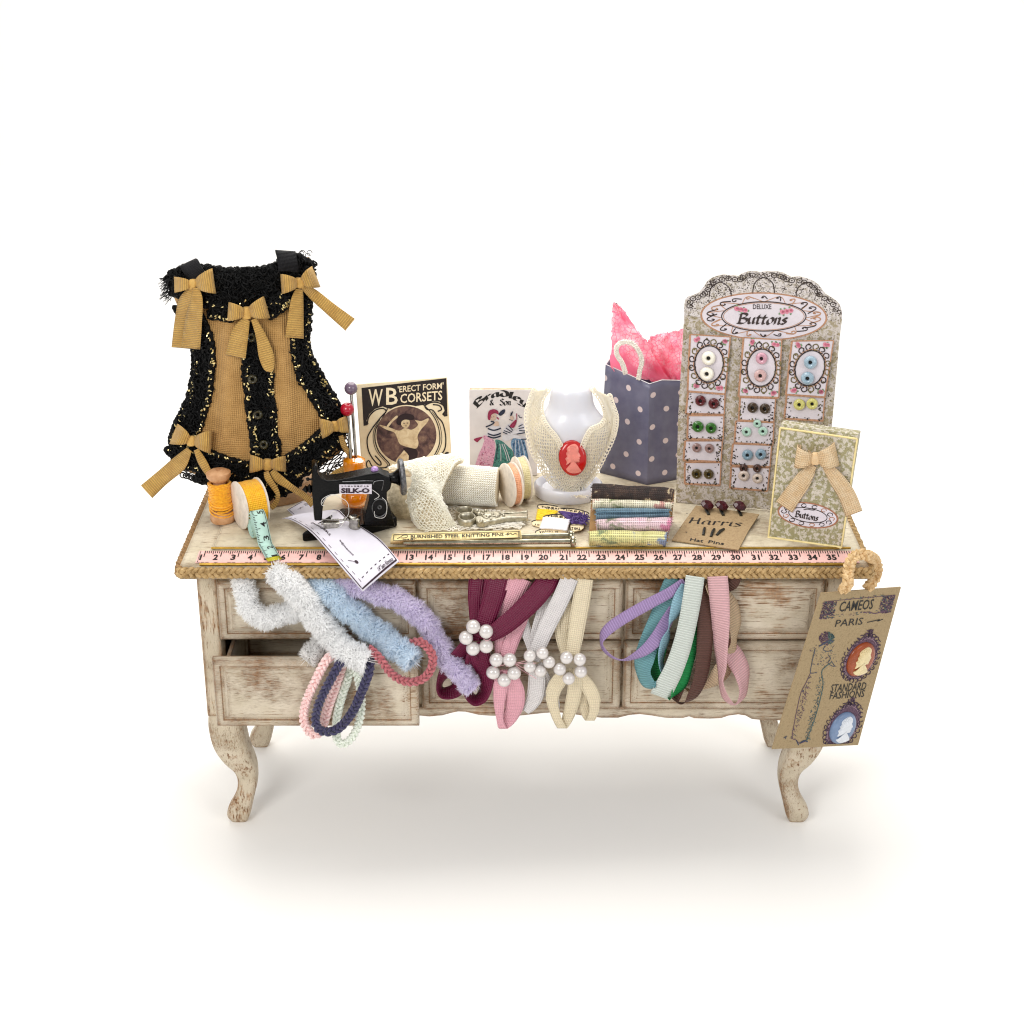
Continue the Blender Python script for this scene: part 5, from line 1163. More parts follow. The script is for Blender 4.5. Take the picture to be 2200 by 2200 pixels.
# ================================================================== display bust with lace collar and cameo
PROFILE = [(-.05, .82), (.18, .86), (.38, .74), (.46, .55), (.44, .42), (.52, .30), (.60, .16), (.52, .10), (.55, 0), (.50, -.06), (.53, -.14), (.44, -.22), (.30, -.22), (.22, -.34), (.30, -.5), (.52, -.62), (.66, -.72), (.4, -.84), (0, -.9), (-.36, -.82), (-.5, -.66), (-.3, -.56), (-.18, -.42), (-.2, -.26), (-.36, -.3), (-.5, -.44), (-.46, -.24), (-.56, -.06), (-.44, .08), (-.5, .22), (-.42, .36), (-.46, .52), (-.3, .7)]
def cameo(root, fn, cx, cy, ex, ey, base, fig, d, nm='cameo'):
    """domed oval with a relief profile; ex, ey = half axes in the print's units; fn(x, y, lift)"""
    mb = MB(); g = []
    for s, h in ((1, 0), (1.0, .35), (.94, .72), (.8, .9), (.5, .98), (.02, 1)):
        g.append([fn(cx + ex[0] * cos(a) * s + ey[0] * sin(a) * s, cy + ex[1] * cos(a) * s + ey[1] * sin(a) * s, d * h) for a in [2 * pi * k / 36 for k in range(36)]])
    mb.grid(g, 0, None, False, True); o = mb.build(nm, base, root)
    mb = MB(); pr = catmull(PROFILE, 3, True); c = np.mean(pr, axis=0)
    rel = lambda p, s, h: fn(cx + (c[0] + (p[0] - c[0]) * s) * .95 * ex[0] + (c[1] + (p[1] - c[1]) * s) * .95 * ey[0], cy + (c[0] + (p[0] - c[0]) * s) * .95 * ex[1] + (c[1] + (p[1] - c[1]) * s) * .95 * ey[1], d * h)
    mb.grid([[rel(p, s, h) for p in pr] for s, h in ((1, .7), (.98, 1.12), (.88, 1.25), (.6, 1.36), (.3, 1.4), (.02, 1.4))], 0, None, False, True)
    for x, y, r in ((-.3, .5, .16), (-.1, .66, .16), (-.38, .28, .13), (-.2, .36, .15), (.1, .66, .14), (-.42, .0, .1), (.02, .46, .12)):
        mb.torus(rel((x, y), 1, 1.3), fn(cx, cy, 1) - fn(cx, cy, 0), r * .6 * (fn(cx + ex[0], cy + ex[1], 0) - fn(cx, cy, 0)).length, .09 * r * (fn(cx + ex[0], cy + ex[1], 0) - fn(cx, cy, 0)).length * 2.2, 10, 5)
    mb.build('relief_profile', fig, o)
def bust():
    WP = M('white_plastic', 'd9d9e0', .3, 0, .02, 10, sss=.15, coat=.2)
    bc = Tz(D4(1268, 1478), TZ); cx, cyy = bc.x, bc.y + .062
    root = thing('display_bust', 'glossy white jewellery bust on an oval base between the fashion card and dotted bag', 'display bust', (cx, cyy, TZ))
    mb = MB(); e = 1.22
    mb.lathe((cx, cyy, TZ), (0, 0, 1), [(0, .0005), (.060, .0005), (.064, .006), (.066, .02), (.0655, .03), (.062, .034), (.056, .030), (.05, .022), (0, .02)], 48, 0, e, (1, 0, 0)); mb.build('base', WP, root)
    # body: horizontal slices (pixel row, centre x, half width, front-back half depth)
    yb = cyy + .005; S = [(238, 1290, 140, .030), (250, 1292, 175, .036), (300, 1292, 205, .040), (400, 1292, 222, .043), (470, 1292, 250, .046), (540, 1292, 300, .052), (620, 1292, 365, .056), (720, 1292, 395, .056), (850, 1290, 370, .052), (1000, 1288, 290, .044), (1130, 1285, 200, .036), (1250, 1280, 130, .03), (1340, 1275, 90, .025)]
    k = .20704 / 905; g = []
    for y, x, h, d in catmull(S, 3):
        p = Ty(D4(x, y), yb); g.append([p + V((h * k * cos(a), d * sin(a) - .012 * max(0, (y - 450) / 900) * 0, 0)) for a in [2 * pi * i / 48 for i in range(48)]])
    mb = MB(); mb.grid(g, 0, None, False, True); mb.poly(g[0]); mb.poly(g[-1]); mb.build('bust', WP, root, angle=60)
    # lace collar draped over the shoulders
    cl = thing('lace_collar', 'ivory lace collar draped in a V over the white bust', 'collar', (cx, yb, TZ + .2))
    def srf(x, y, off=0):
        hw, dp = 1, .05
        for (a, b) in zip(S, S[1:]):
            if a[0] <= y <= b[0]: f = (y - a[0]) / (b[0] - a[0]); hw = a[2] + (b[2] - a[2]) * f; dp = a[3] + (b[3] - a[3]) * f
        if y > 1340: hw, dp = 90, .025
        t = max(-1, min(1, (x - 1292) / hw)); return Ty(D4(x, y), yb - dp * math.sqrt(1 - t * t * .98) - off - .004)
    lo = [(905, 285), (860, 400), (828, 540), (840, 700), (875, 880), (940, 1020), (1020, 1150), (1110, 1260), (1200, 1315), (1300, 1345)]
    li = [(1050, 275), (985, 380), (975, 480), (1000, 590), (1055, 680), (1130, 770), (1190, 880), (1230, 980), (1270, 1080), (1310, 1140)]
    ro = [(1690, 345), (1715, 430), (1755, 550), (1750, 660), (1720, 780), (1650, 930), (1575, 1080), (1500, 1190), (1420, 1280), (1300, 1345)]
    ri = [(1510, 265), (1600, 380), (1640, 480), (1650, 560), (1600, 640), (1500, 690), (1440, 790), (1400, 900), (1370, 1020), (1310, 1140)]
    for o_, i_ in ((lo, li), (ro, ri)):
        oc, ic = catmull(o_, 6), catmull(i_, 6); n = len(oc)
        def SS(u, v, of=0):
            t = u * (n - 1); a = min(n - 2, int(t)); f = t - a; p = (oc[a] * (1 - f) + oc[a + 1] * f) * (1 - v) + (ic[a] * (1 - f) + ic[a + 1] * f) * v
            return srf(p[0], p[1], of + .006 + .002 * sin(v * 9 + u * 5))
        mb = MB(); net(mb, lambda u, v: SS(u, v, .003), 54, 15, .0012, 0, .3, .02); net(mb, lambda u, v: SS(u, v, .0), 48, 13, .0011, 0, .6, .03); mb.build('net', LACE2, cl)
        mb = MB()
        for i in range(38):
            for v in (0, 1):
                q = SS(i / 38, v, .003); mb.torus(q, (U(-.3, .3), -1, .2), .0058, .0014, 10, 4)
        mb.build('picot_edge', LACE2, cl)
    mb = MB()
    for k_ in range(14): mb.tube(cv([srf(1280 + U(-80, 80), 1330, .01), srf(1320 + U(-60, 60), 1360, .014), Tz(D4(1380 + U(-90, 90), 1385 + U(-20, 25)), TZ + .034)], 4), .0007, 3)
    mb.build('loose_thread', LACE2, cl)
    # brooch
    p = srf(1305, 980, .014); n = V((0, -1, .25)).normalized(); q = PixQ(D4, p, n)
    br = thing('cameo_brooch', 'red oval cameo brooch with a pale pink profile pinned on the lace collar', 'brooch', tuple(p))
    cameo(br, q, 1305, 983, (145, 12), (0, -186), M('red_resin', 'b80f10', .15, 0, .06, 40, coat=.6), M('coral_relief', 'e88a7c', .3, 0, .1, 90), .009)
bust()
# ================================================================== dotted gift bag with tissue
def gift_bag():
    t = NT('dotted_bag'); q = t.n('ShaderNodeTexCoord'); sx = t.n('ShaderNodeSeparateXYZ'); t.l(q.outputs['UV'], sx.inputs[0]); o = t.coord()
    def lat(ox, oy):
        x = t.math('SUBTRACT', t.math('FRACT', t.math('ADD', sx.outputs[0], ox)), .5); y = t.math('SUBTRACT', t.math('FRACT', t.math('ADD', sx.outputs[1], oy)), .5)
        return t.math('SQRT', t.math('ADD', t.math('MULTIPLY', x, x), t.math('MULTIPLY', t.math('MULTIPLY', y, y), 1.39)))
    d = t.math('MINIMUM', lat(0, 0), lat(.5, .5)); dot = t.mapr(d, .108, .094)
    base = t.mix(t.mapr(t.noise(o, 26, 5), .3, .7), lin('585770'), lin('6c6b80'))
    cc = t.mix(dot, base, lin('d6c4c4')); t.set(Base_Color=cc, Roughness=.42, Coat_Weight=.15)
    t.l(t.bump(t.noise(o, 420, 2), .15, .001, t.bump(t.noise(t.coord('Object', (1, 1, .25)), 26, 3), .25, .008)), t.b.inputs['Normal'])
    bl, bm, bc, br = [Tz(G(*p), TZ + .0005) for p in ((143, 338), (440, 415), (520, 402), (640, 378))]
    h = .268
    tl, tm, tc, tr = [Ty(EE(*p), y) for p, y in (((297, 788), bl.y + .014), ((750, 990), bm.y + .008), ((880, 950), bc.y + .012), ((1100, 955), br.y + .01))]
    root = thing('gift_bag', 'grey lilac paper gift bag with pale dots, stuffed with pink tissue', 'gift bag', tuple((bl + bm) / 2))
    bk = V((.035, .125, 0)); pairs = [(bl, tl), (bm, tm), (bc, tc), (br, tr), (br + V((.01, .12, 0)), tr + V((.01, .12, .0))), (bl + bk, tl + bk), (bl, tl)]
    g, uv, acc = [], [], 0; M_ = 14; su = .072; sv = .085
    for k, (a, b) in enumerate(pairs):
        if k: acc += (a - pairs[k - 1][0]).length
        nx = pairs[k + 1] if k + 1 < len(pairs) else None
        steps = 6 if nx else 1
        for s in range(steps):
            f = s / steps
            A0, B0 = (a + (nx[0] - a) * f, b + (nx[1] - b) * f) if nx else (a, b)
            ac = acc + ((nx[0] - a).length * f if nx else 0)
            g.append([A0 + (B0 - A0) * (j / M_) + V((0, .006 * sin(pi * j / M_) * sin(pi * f) * (-1 if k == 0 else .5), 0)) for j in range(M_ + 1)])
            uv.append([(ac / su, (j / M_) * .27 / sv + .2) for j in range(M_ + 1)])
    mb = MB(); mb.grid(g, 0, uv); bag = mb.build('paper_bag', t.mat, root, solid=.0014, angle=25)
    mb = MB(); mb.tube([r[-1] + V((0, 0, .0004)) for r in g], .0012, 4); mb.build('cut_edge', M('white_paper_edge', 'e9e4e6', .7), root)
    # braided handle
    hp = [Ty(EE(*p), bm.y + .012 + .02 * 0) for p in ((505, 900), (470, 790), (415, 700), (420, 610), (490, 570), (580, 590), (645, 670), (675, 770), (655, 860), (640, 960))]
    off = V((0, .012, 0)); mb = MB(); braid(mb, [p + off for p in cv(hp, 5)], .0060, .016, .0029, up=(0, -1, .2)); mb.build('handle', M('ivory_cord', 'f3ece0', .55, 0, .15, 200, .3, 600, sheen=.2), root)
    # tissue paper: two crumpled sheets, held in the bag
    tt = NT('pink_tissue'); o = tt.coord()
    v1 = tt.vor(o, 95, 'DISTANCE_TO_EDGE'); v2 = tt.vor(o, 75, 'F1')
    pat = tt.math('MULTIPLY', tt.mapr(v1.outputs['Distance'], .02, .10), tt.mapr(tt.noise(o, 9, 4), .40, .56))
    c = tt.mix(tt.math('MULTIPLY', pat, .8), lin('ff7d9c'), lin('ffe4ea')); tt.set(Base_Color=c, Roughness=.5)
    tr_ = tt.n('ShaderNodeBsdfTranslucent'); tt.l(c, tr_.inputs[0]); m = tt.n('ShaderNodeMixShader'); m.inputs[0].default_value = .45
    tt.l(tt.b.outputs[0], m.inputs[1]); tt.l(tr_.outputs[0], m.inputs[2]); tt.l(m.outputs[0], tt.out.inputs[0])
    yb = (bl.y + bm.y) / 2
    def sheet(lbl, left, right, depth, amp):
        a, b = catmull(left, 6), catmull(right, 6); n = min(len(a), len(b)); g = []
        for i in range(n):
            r = []
            for j in range(21):
                f = j / 20; x, y = a[i] * (1 - f) + b[i] * f
                eg = 10 if (i < 2 or j in (0, 20) or i % 3 == 0) else 3; x += U(-eg, eg); y += U(-eg, eg)
                r.append(Ty(EE(x, y), yb + depth + amp * (sin(f * 9 + i * .25) + .6 * sin(f * 17 - i * .5) + .4 * sin(i * .9 + f * 4))))
            g.append(r)
        o0 = g[-1][10]; q = thing('tissue_paper', lbl, 'tissue paper', tuple(o0), 'crumpled tissue in the gift bag'); mb = MB(); mb.grid(g); mb.build('sheet', tt.mat, q)
    sheet('pink tissue sheet rising to a tall pale point from the gift bag', [(378, 140), (366, 260), (360, 420), (352, 600), (345, 800), (420, 900)], [(420, 165), (520, 270), (620, 430), (700, 520), (800, 700), (1000, 990)], .035, .006)
    sheet('wide pink tissue sheet ruffled against the big button display', [(745, 545), (760, 490), (740, 600), (760, 720), (800, 850), (860, 990)][1:], [(1120, 420), (1130, 560), (1125, 700), (1120, 840), (1110, 990)], .06, .009)
    sheet('small pink tissue edge folded behind the other two sheets', [(700, 560), (720, 640), (740, 800), (760, 960)], [(900, 470), (930, 560), (1000, 760), (1060, 980)], .085, .006)
gift_bag()

# ================================================================== button display board
FLORAL = mottle('vintage_floral', ['b3a79b', '8f8260', 'c6bdb8', '85784e'], 75, 260, '4a3d33', .58, .7, dist=.2)
def rose(mb, fn, x, y, r, mp, mg, w=.0012):
    for k in range(3): a = U(0, 6.3); blob(mb, fn, [(x + r * 1.2 * cos(a + t) * (1 if abs(t) < .1 else .6) + r * .4 * cos(a), y + r * 1.2 * sin(a + t) * (1 if abs(t) < .1 else .6) + r * .4 * sin(a)) for t in (-.6, 0, .6)], mg, w, 2)
    disc(mb, fn, x, y, r, r * .8, mp, w + .0002, 9, U(0, 90)); disc(mb, fn, x + r * .2, y - r * .1, r * .5, r * .4, mp + 1, w + .0004, 7)
def bead_button(root, fn, x, y, r, mat, lift=0):
    """a small glass bead sewn flat on the card"""
    c = fn(x, y, lift); e = (fn(x + r, y, lift) - c).length; nn = (fn(x, y, lift + 1) - c).normalized(); mb = MB()
    mb.lathe(c, nn, [(e * .30, .0), (e * .9, .0), (e, e * .25), (e * .96, e * .5), (e * .78, e * .74), (e * .56, e * .8), (e * .36, e * .72), (e * .27, e * .5), (e * .26, .0004)], 26)
    mb.lathe(c, nn, [(e * .27, e * .2), (e * .2, e * .22), (0, e * .22)], 12, 1)  # dark disc closing the hole, its colour stands in for the shade inside
    mb.build('button', [mat, M('bead_hole_shade', '0c0806', .6)], root)
    return c
def display():
    PAPR = M('display_paper', 'd4ccd2', .6, 0, .05, 40); BR = M('rust_edge', 'b98a6a', .6, 0, .2, 200); INKB = M('brown_ink', '3a2a26', .6, 0, .3, 300)
    PKR = M('rose_pink', 'd98a9c', .6, 0, .15, 300); PKD = M('rose_deep', 'b45a70', .6); GRL = M('leaf_green', '7e9a70', .6, 0, .25, 300); OL = M('olive_ink', '75683f', .6, 0, .3, 200)
    LC = mottle('printed_lace', ['b9b0aa', 'cfc8c6', 'a59b8c', '8f866e'], 110, 300, '3a2c24', .74, .65, (.3, .45, .62, .75))
    a, b = Tz(G(620, 525), TZ + .0005), Tz(G(1215, 582), TZ + .0005); hor = (b - a).normalized(); back = V((0, 0, 1)).cross(hor).normalized()
    if back.y < 0: back = -back
    lean = R(9); upv = V((0, 0, 1)) * cos(lean) + back * sin(lean); n = hor.cross(upv).normalized()
    if n.y > 0: n = -n
    q = PixQ(F, a, n)
    root = thing('button_display', 'tall scalloped display board carrying three columns of coloured glass buttons', 'display board', tuple((a + b) / 2))
    top = [(270, 450), (270, 385), (275, 330), (300, 300), (345, 285), (390, 265), (415, 238), (440, 205), (455, 175), (495, 145), (540, 127), (600, 114), (650, 122), (720, 126), (745, 108), (790, 92), (830, 85), (900, 94), (960, 89), (1050, 90), (1095, 102), (1125, 120), (1160, 135), (1230, 132), (1290, 148), (1340, 168), (1385, 200), (1410, 235), (1440, 275), (1490, 305), (1530, 332), (1560, 365), (1577, 420), (1580, 480)]
    bl, br = (202, 2005), (1425, 2105)
    # exact corners of the bottom edge on the board plane
    mb = MB(); slab(mb, q, top + [(1560, 640), (1500, 1330), br, bl, (220, 1300)], .006); mb.build('board', FLORAL, root)
    mb = MB(); blob(mb, q, [(x, y + 1) for x, y in top] + [(1500, 500), (1400, 470), (1300, 420), (1150, 330), (930, 290), (700, 320), (520, 400), (400, 470)], 0, .0006, 1)
    for k in range(3):
        cx = (570, 930, 1290)[k]; dy_ = 0 if k == 1 else 38; pen(mb, [(cx - 92, 300), (cx - 76, 190 + dy_), (cx, 140 + dy_), (cx + 76, 190 + dy_), (cx + 92, 300)], q, 9, None, 1, .001); blob(mb, q, [(cx - 60, 240), (cx, 165 + dy_), (cx + 60, 240), (cx, 262)], 0, .0009)
    for k in range(34):                                  # scalloped lace loops following the cut edge
        t = k / 33; p = catmull(top, 3)[int(4 + t * (len(catmull(top, 3)) - 9))]; cx_, cy_ = p[0] + (930 - p[0]) * .07, p[1] + (480 - p[1]) * .09
        pen(mb, [(cx_ + 24 * cos(a_), cy_ + 18 * sin(a_)) for a_ in (0, 1.05, 2.1, 3.15, 4.2, 5.25)], q, 7, None, 1, .001, 2, True); disc(mb, q, cx_, cy_, 8, 6, 1, .001, 6)
    mb.build('lace_print', [LC, INKB], root)
    # oval title
    mb = MB(); cx, cy = 932, 462
    disc(mb, q, cx, cy, 528, 200, 1, .0010, 60, 1.5); disc(mb, q, cx, cy, 512, 188, 0, .0013, 60, 1.5)
    ring = lambda rx, ry, w_, m: pen(mb, [(cx + rx * cos(t), cy + ry * sin(t)) for t in [2 * pi * k / 40 for k in range(40)]], q, w_, None, m, .0018, 2, True)
    ring(350, 122, 9, 2); ring(335, 113, 5, 3)
    for k in range(22):
        t = 2 * pi * (k + .5) / 22; x, y = cx + 432 * cos(t), cy + 155 * sin(t)
        dx, dy = cos(t), sin(t) * .5; pen(mb, [(x - 60 * dy - 45 * dx, y + 40 * dx - 22 * dy), (x + 30 * dx - 20 * dy, y + 20 * dy + 14 * dx), (x + 42 * dx + 10 * dy, y + 24 * dy - 6 * dx), (x + 8 * dx + 36 * dy, y - 16 * dx), (x - 16 * dx + 14 * dy, y - 4 * dx), (x + 6 * dx, y + 6 * dy)], q, 9, None, 2 if k % 3 else 3, .0018)
        if k % 2: pen(mb, [(cx + 350 * cos(t - .25), cy + 125 * sin(t - .25)), (cx + 480 * cos(t), cy + 170 * sin(t)), (cx + 350 * cos(t + .25), cy + 125 * sin(t + .25))], q, 6, None, 4, .0016)
    for x, y, s in ((742, 405, 1), (1120, 420, -1)):
        for k in range(3): rose(mb, q, x + 34 * (k - 1), y + 6 * s * (k - 1), 24, 5, 7, .0019)
    ti = mb.build('title_oval', [PAPR, BR, INKB, BR, BR, PKR, PKD, GRL], root)
    mb = MB(); text(mb, 'DELUXE', lambda x, y, w: q(x, y, .0022), 842, 402, 995, 362, 0, bold=.012)
    W = 'Buttons'; hh = 112; k = 428 / ((wlen(W) + .1) * hh); calli(mb, W, lambda x, y, w: q(708 + x * k, 520 + x * .03 - y, .0022), hh, 0, .2, 40, shear=.22)
    mb.build('lettering', INKB, ti)
    # cards and their buttons
    def clear(nm, c, tr=.45, c2=None): return M('bead ' + nm, c, .12, 0, .15, 150, trans=tr * .4, coat=.15, ior=1.5, c2=c2, spec=.4)
    cw = M('bead ivory', 'efeadb', .2, 0, .04, 60, coat=.5); cpk = clear('rose', 'd9a3b3', .25); cpl = clear('pale rose', 'd9b3b0', .25); cb = clear('ice blue', 'a9c3d3', .3); cb2 = clear('grey blue', '86a3b5', .3)
    cr = clear('garnet', '5a0812', .3); cg = clear('bottle green', '2a6a10', .3); cc = clear('smoke rose', '9a7a76', .35); co_ = clear('olive', '4c3c0c', .3); cz = clear('bronze', '3c2a14', .2); cm = clear('mint', 'b9dcca', .35); cy_ = clear('lemon', 'd8d27c', .2); cf = clear('cream rose', 'd9c8bc', .2); cdk = clear('dark brown', '4a2a20', .2)
    DK = M('bead_hole_shade', '0c0806', .6)
    def plate(c, kind, beads, lift):
        z = lift; f = lambda x, y, w=0: q(x, y, z + w)
        mb = MB(); mb.prism([f(*p) for p in c], n * -.003, 0)
        P_ = lambda u, v: tuple(np.array(c[0]) * (1 - u) * (1 - v) + np.array(c[1]) * u * (1 - v) + np.array(c[2]) * u * v + np.array(c[3]) * (1 - u) * v)
        fu = lambda x, y, w: f(*P_(x, y), w); wd = c[1][0] - c[0][0]
        for a_, b_ in (((.005, .005), (.995, .005)), ((.995, .005), (.995, .99)), ((.995, .985), (.005, .985)), ((.008, .99), (.008, .005))): pen(mb, [P_(*a_), P_(*b_)], f, 11 if a_[1] < .9 else 16, None, 1, .0008, 1)
        if kind == 'tall':
            for u, v in ((.2, .08), (.84, .08), (.2, .9), (.84, .9)):
                for k in range(2): rose(mb, f, *P_(u + U(-.05, .05), v + U(-.02, .02)), 22, 3, 5, .0010)
            el = lambda rx, ry, w_, m: pen(mb, [P_(.52 + rx * cos(t), .49 + ry * sin(t)) for t in [2 * pi * k / 30 for k in range(30)]], f, w_, None, m, .0014, 2, True)
            el(.36, .31, 9, 2); el(.39, .335, 6, 1)
            for k in range(16):
                t = 2 * pi * (k + .5) / 16; x, y = P_(.52 + .43 * cos(t), .49 + .375 * sin(t)); r = 26
                pen(mb, [(x + r * cos(t + a_) * s, y + r * sin(t + a_) * s) for a_, s in ((2.4, 1), (3.6, 1.1), (5, 1.1), (6.2, 1), (7.4, .8), (8.6, .45), (9.6, .3))], f, 9, None, 2 if k % 3 else 6, .0014)
                if k % 2: x2, y2 = P_(.52 + .47 * cos(t), .49 + .43 * sin(t)); disc(mb, f, x2, y2, 13, 9, 6, .0013, 6, U(0, 90))
        else:
            for _ in range(46):
                e = random.random(); u, v = (U(.03, .16), 1 - U(.05, 1) ** 1.6 * .9) if e < .38 else (U(.84, .97), 1 - U(.05, 1) ** 1.6 * .9) if e < .76 else (U(.1, .9), U(.88, .95))
                x, y = P_(u, v); disc(mb, f, x, y, U(5, 11), U(3, 7), 2 if U(0, 1) < .75 else 6, .001, 5, U(0, 180))
        o = mb.build('button_card', [PAPR, BR, INKB, PKR, PKD, GRL, OL], root)
        for x, y, r, m in beads:
            bead_button(o, f, x, y, r, m, .0022)
    T1 = [((322, 605), (660, 625), (615, 1110), (300, 1085)), ((765, 630), (1085, 650), (1060, 1140), (722, 1128)), ((1165, 660), (1515, 655), (1440, 1135), (1115, 1112))]
    low = [((275, 1670), (580, 1672), (570, 1865), (275, 1850)), ((660, 1705), (985, 1715), (965, 1910), (650, 1885)),
           ((280, 1490), (592, 1490), (580, 1668), (265, 1655)), ((303, 1280), (606, 1280), (598, 1488), (298, 1475)), ((303, 1085), (614, 1100), (606, 1278), (283, 1270)),
           ((675, 1515), (1000, 1528), (986, 1712), (655, 1696)), ((700, 1325), (1020, 1340), (1010, 1528), (688, 1512)), ((735, 1130), (1035, 1138), (1018, 1338), (725, 1322)), ((1120, 1110), (1440, 1132), (1425, 1330), (1100, 1310))]
    lb = [[(378, 1762, 43, co_), (478, 1764, 43, co_)], [(768, 1775, 46, cf), (882, 1797, 44, cf), (768, 1716, 36, cdk), (880, 1716, 36, cdk)],
          [(380, 1545, 39, cc), (485, 1550, 39, cc)], [(390, 1368, 48, cg), (500, 1380, 47, cg)], [(410, 1157, 46, cr), (520, 1180, 46, cr)],
          [(800, 1605, 46, cb2), (910, 1600, 46, cb2)], [(792, 1413, 41, cm), (928, 1408, 40, cm), (880, 1345, 35, cm)], [(843, 1212, 45, cz), (945, 1220, 45, cz)], [(1228, 1188, 49, cy_), (1335, 1182, 49, cy_)]]
    for i, (c, bs) in enumerate(zip(low, lb)): plate(c, 'low', bs, .004 + .0012 * (i % 4))
    for c, bs in zip(T1, ([(480, 800, 59, cw), (466, 930, 59, cw)], [(918, 803, 50, cpk), (908, 945, 53, cpl)], [(1322, 835, 56, cb), (1298, 967, 56, cb)])): plate(c, 'tall', bs, .0095)
display()

# ================================================================== button gift box
def button_box():
    BX = mottle('box_floral', ['b8ae98', 'd0c8bc', '8f8a62', 'a59a78'], 120, 300, '6a634c', .55, .7, dist=.1); EDG = M('cream_edge', 'ecd99c', .7, 0, .1, 60); BRN = M('oval_rim', 'b07a5c', .6, 0, .2, 200); LIL = M('oval_paper', 'd8d2da', .6, 0, .04, 50); INKB = M('brown_ink', '3a2a26')
    PEA = M('peach_ribbon', 'f8e0ba', .5, 0, .04, 70, weave=(.005, .0046, .7, -.26), c2='ecc998', tl=.15)
    a, b = Tz(G(1205, 742), TZ + .0005), Tz(G(1660, 806), TZ + .0005); hor = (b - a).normalized(); back = V((0, 0, 1)).cross(hor)
    if back.y < 0: back = -back
    lean = R(5); n = hor.cross(V((0, 0, 1)) * cos(lean) + back * sin(lean)).normalized()
    if n.y > 0: n = -n
    q = PixQ(G, a, n)
    root = thing('button_box', 'cream floral box of buttons tied with a peach ribbon bow, at the table corner', 'box', tuple((a + b) / 2))
    c = [q(1205, 742), q(1660, 806), q(1768, 98), q(1280, 30)]
    th = -n * .034; mb = MB(); mb.prism([p for p in c], th); mb.build('box_body', BX, root, bevel=.001)
    lid = [q(1203, 745, .0016), q(1662, 809, .0016), q(1762, 124, .0016), q(1278, 55, .0016)]
    mb = MB()
    for i in (1, 2, 3, 0): p, r = lid[i], lid[(i + 1) % 4]; mb.tube([p, r], .0022 if i != 0 else .0034, 5)
    mb.build('edge_strip', EDG, root)
    mb = MB(); cx, cy = 1452, 604; rot = 9
    disc(mb, q, cx, cy, 194, 80, 1, .0010, 44, rot); disc(mb, q, cx, cy, 182, 71, 0, .0013, 44, rot)
    E_ = lambda rx, ry, t: (cx + rx * cos(t) * cos(R(rot)) - ry * sin(t) * sin(R(rot)), cy + rx * cos(t) * sin(R(rot)) + ry * sin(t) * cos(R(rot)))
    pen(mb, [E_(122, 44, 2 * pi * k / 30) for k in range(30)], q, 5, None, 2, .0017, 2, True)
    for k in range(14):
        t = 2 * pi * k / 14; x, y = E_(152, 58, t); pen(mb, [(x + 17 * cos(t + s), y + 11 * sin(t + s)) for s in (2, 3.4, 4.8, 6.2, 7.4)], q, 5, None, 2 if k % 3 else 1, .0017)
    o = mb.build('label', [LIL, BRN, INKB], root); mb = MB()
    W = 'Buttons'; hh = 52; k = 150 / ((wlen(W) + .1) * hh); calli(mb, W, lambda x, y, w: q(1370 + x * k, 612 + x * .2 - y, .0022), hh, 0, .22, 40, shear=.2)
    pen(mb, [(1425, 570), (1450, 566), (1480, 572), (1500, 570)], q, 5, None, 0, .002); mb.build('lettering', INKB, o)
    f = lambda x, y, d: q(x, y, d)
    bow(root, f, 1506, 240, [(1382, 222, 26, 66, .014), (1636, 212, 30, 70, .016)], [[(1488, 285, 26, .002), (1430, 370, 52, .008), (1360, 470, 58, .004), (1305, 550, 62, .002)], [(1560, 280, 22, .002), (1630, 360, 46, .008), (1700, 470, 54, .006), (1745, 590, 56, .004)]], PEA, knot=(30, 40), lift=.004, tl_up=.004)
button_box()

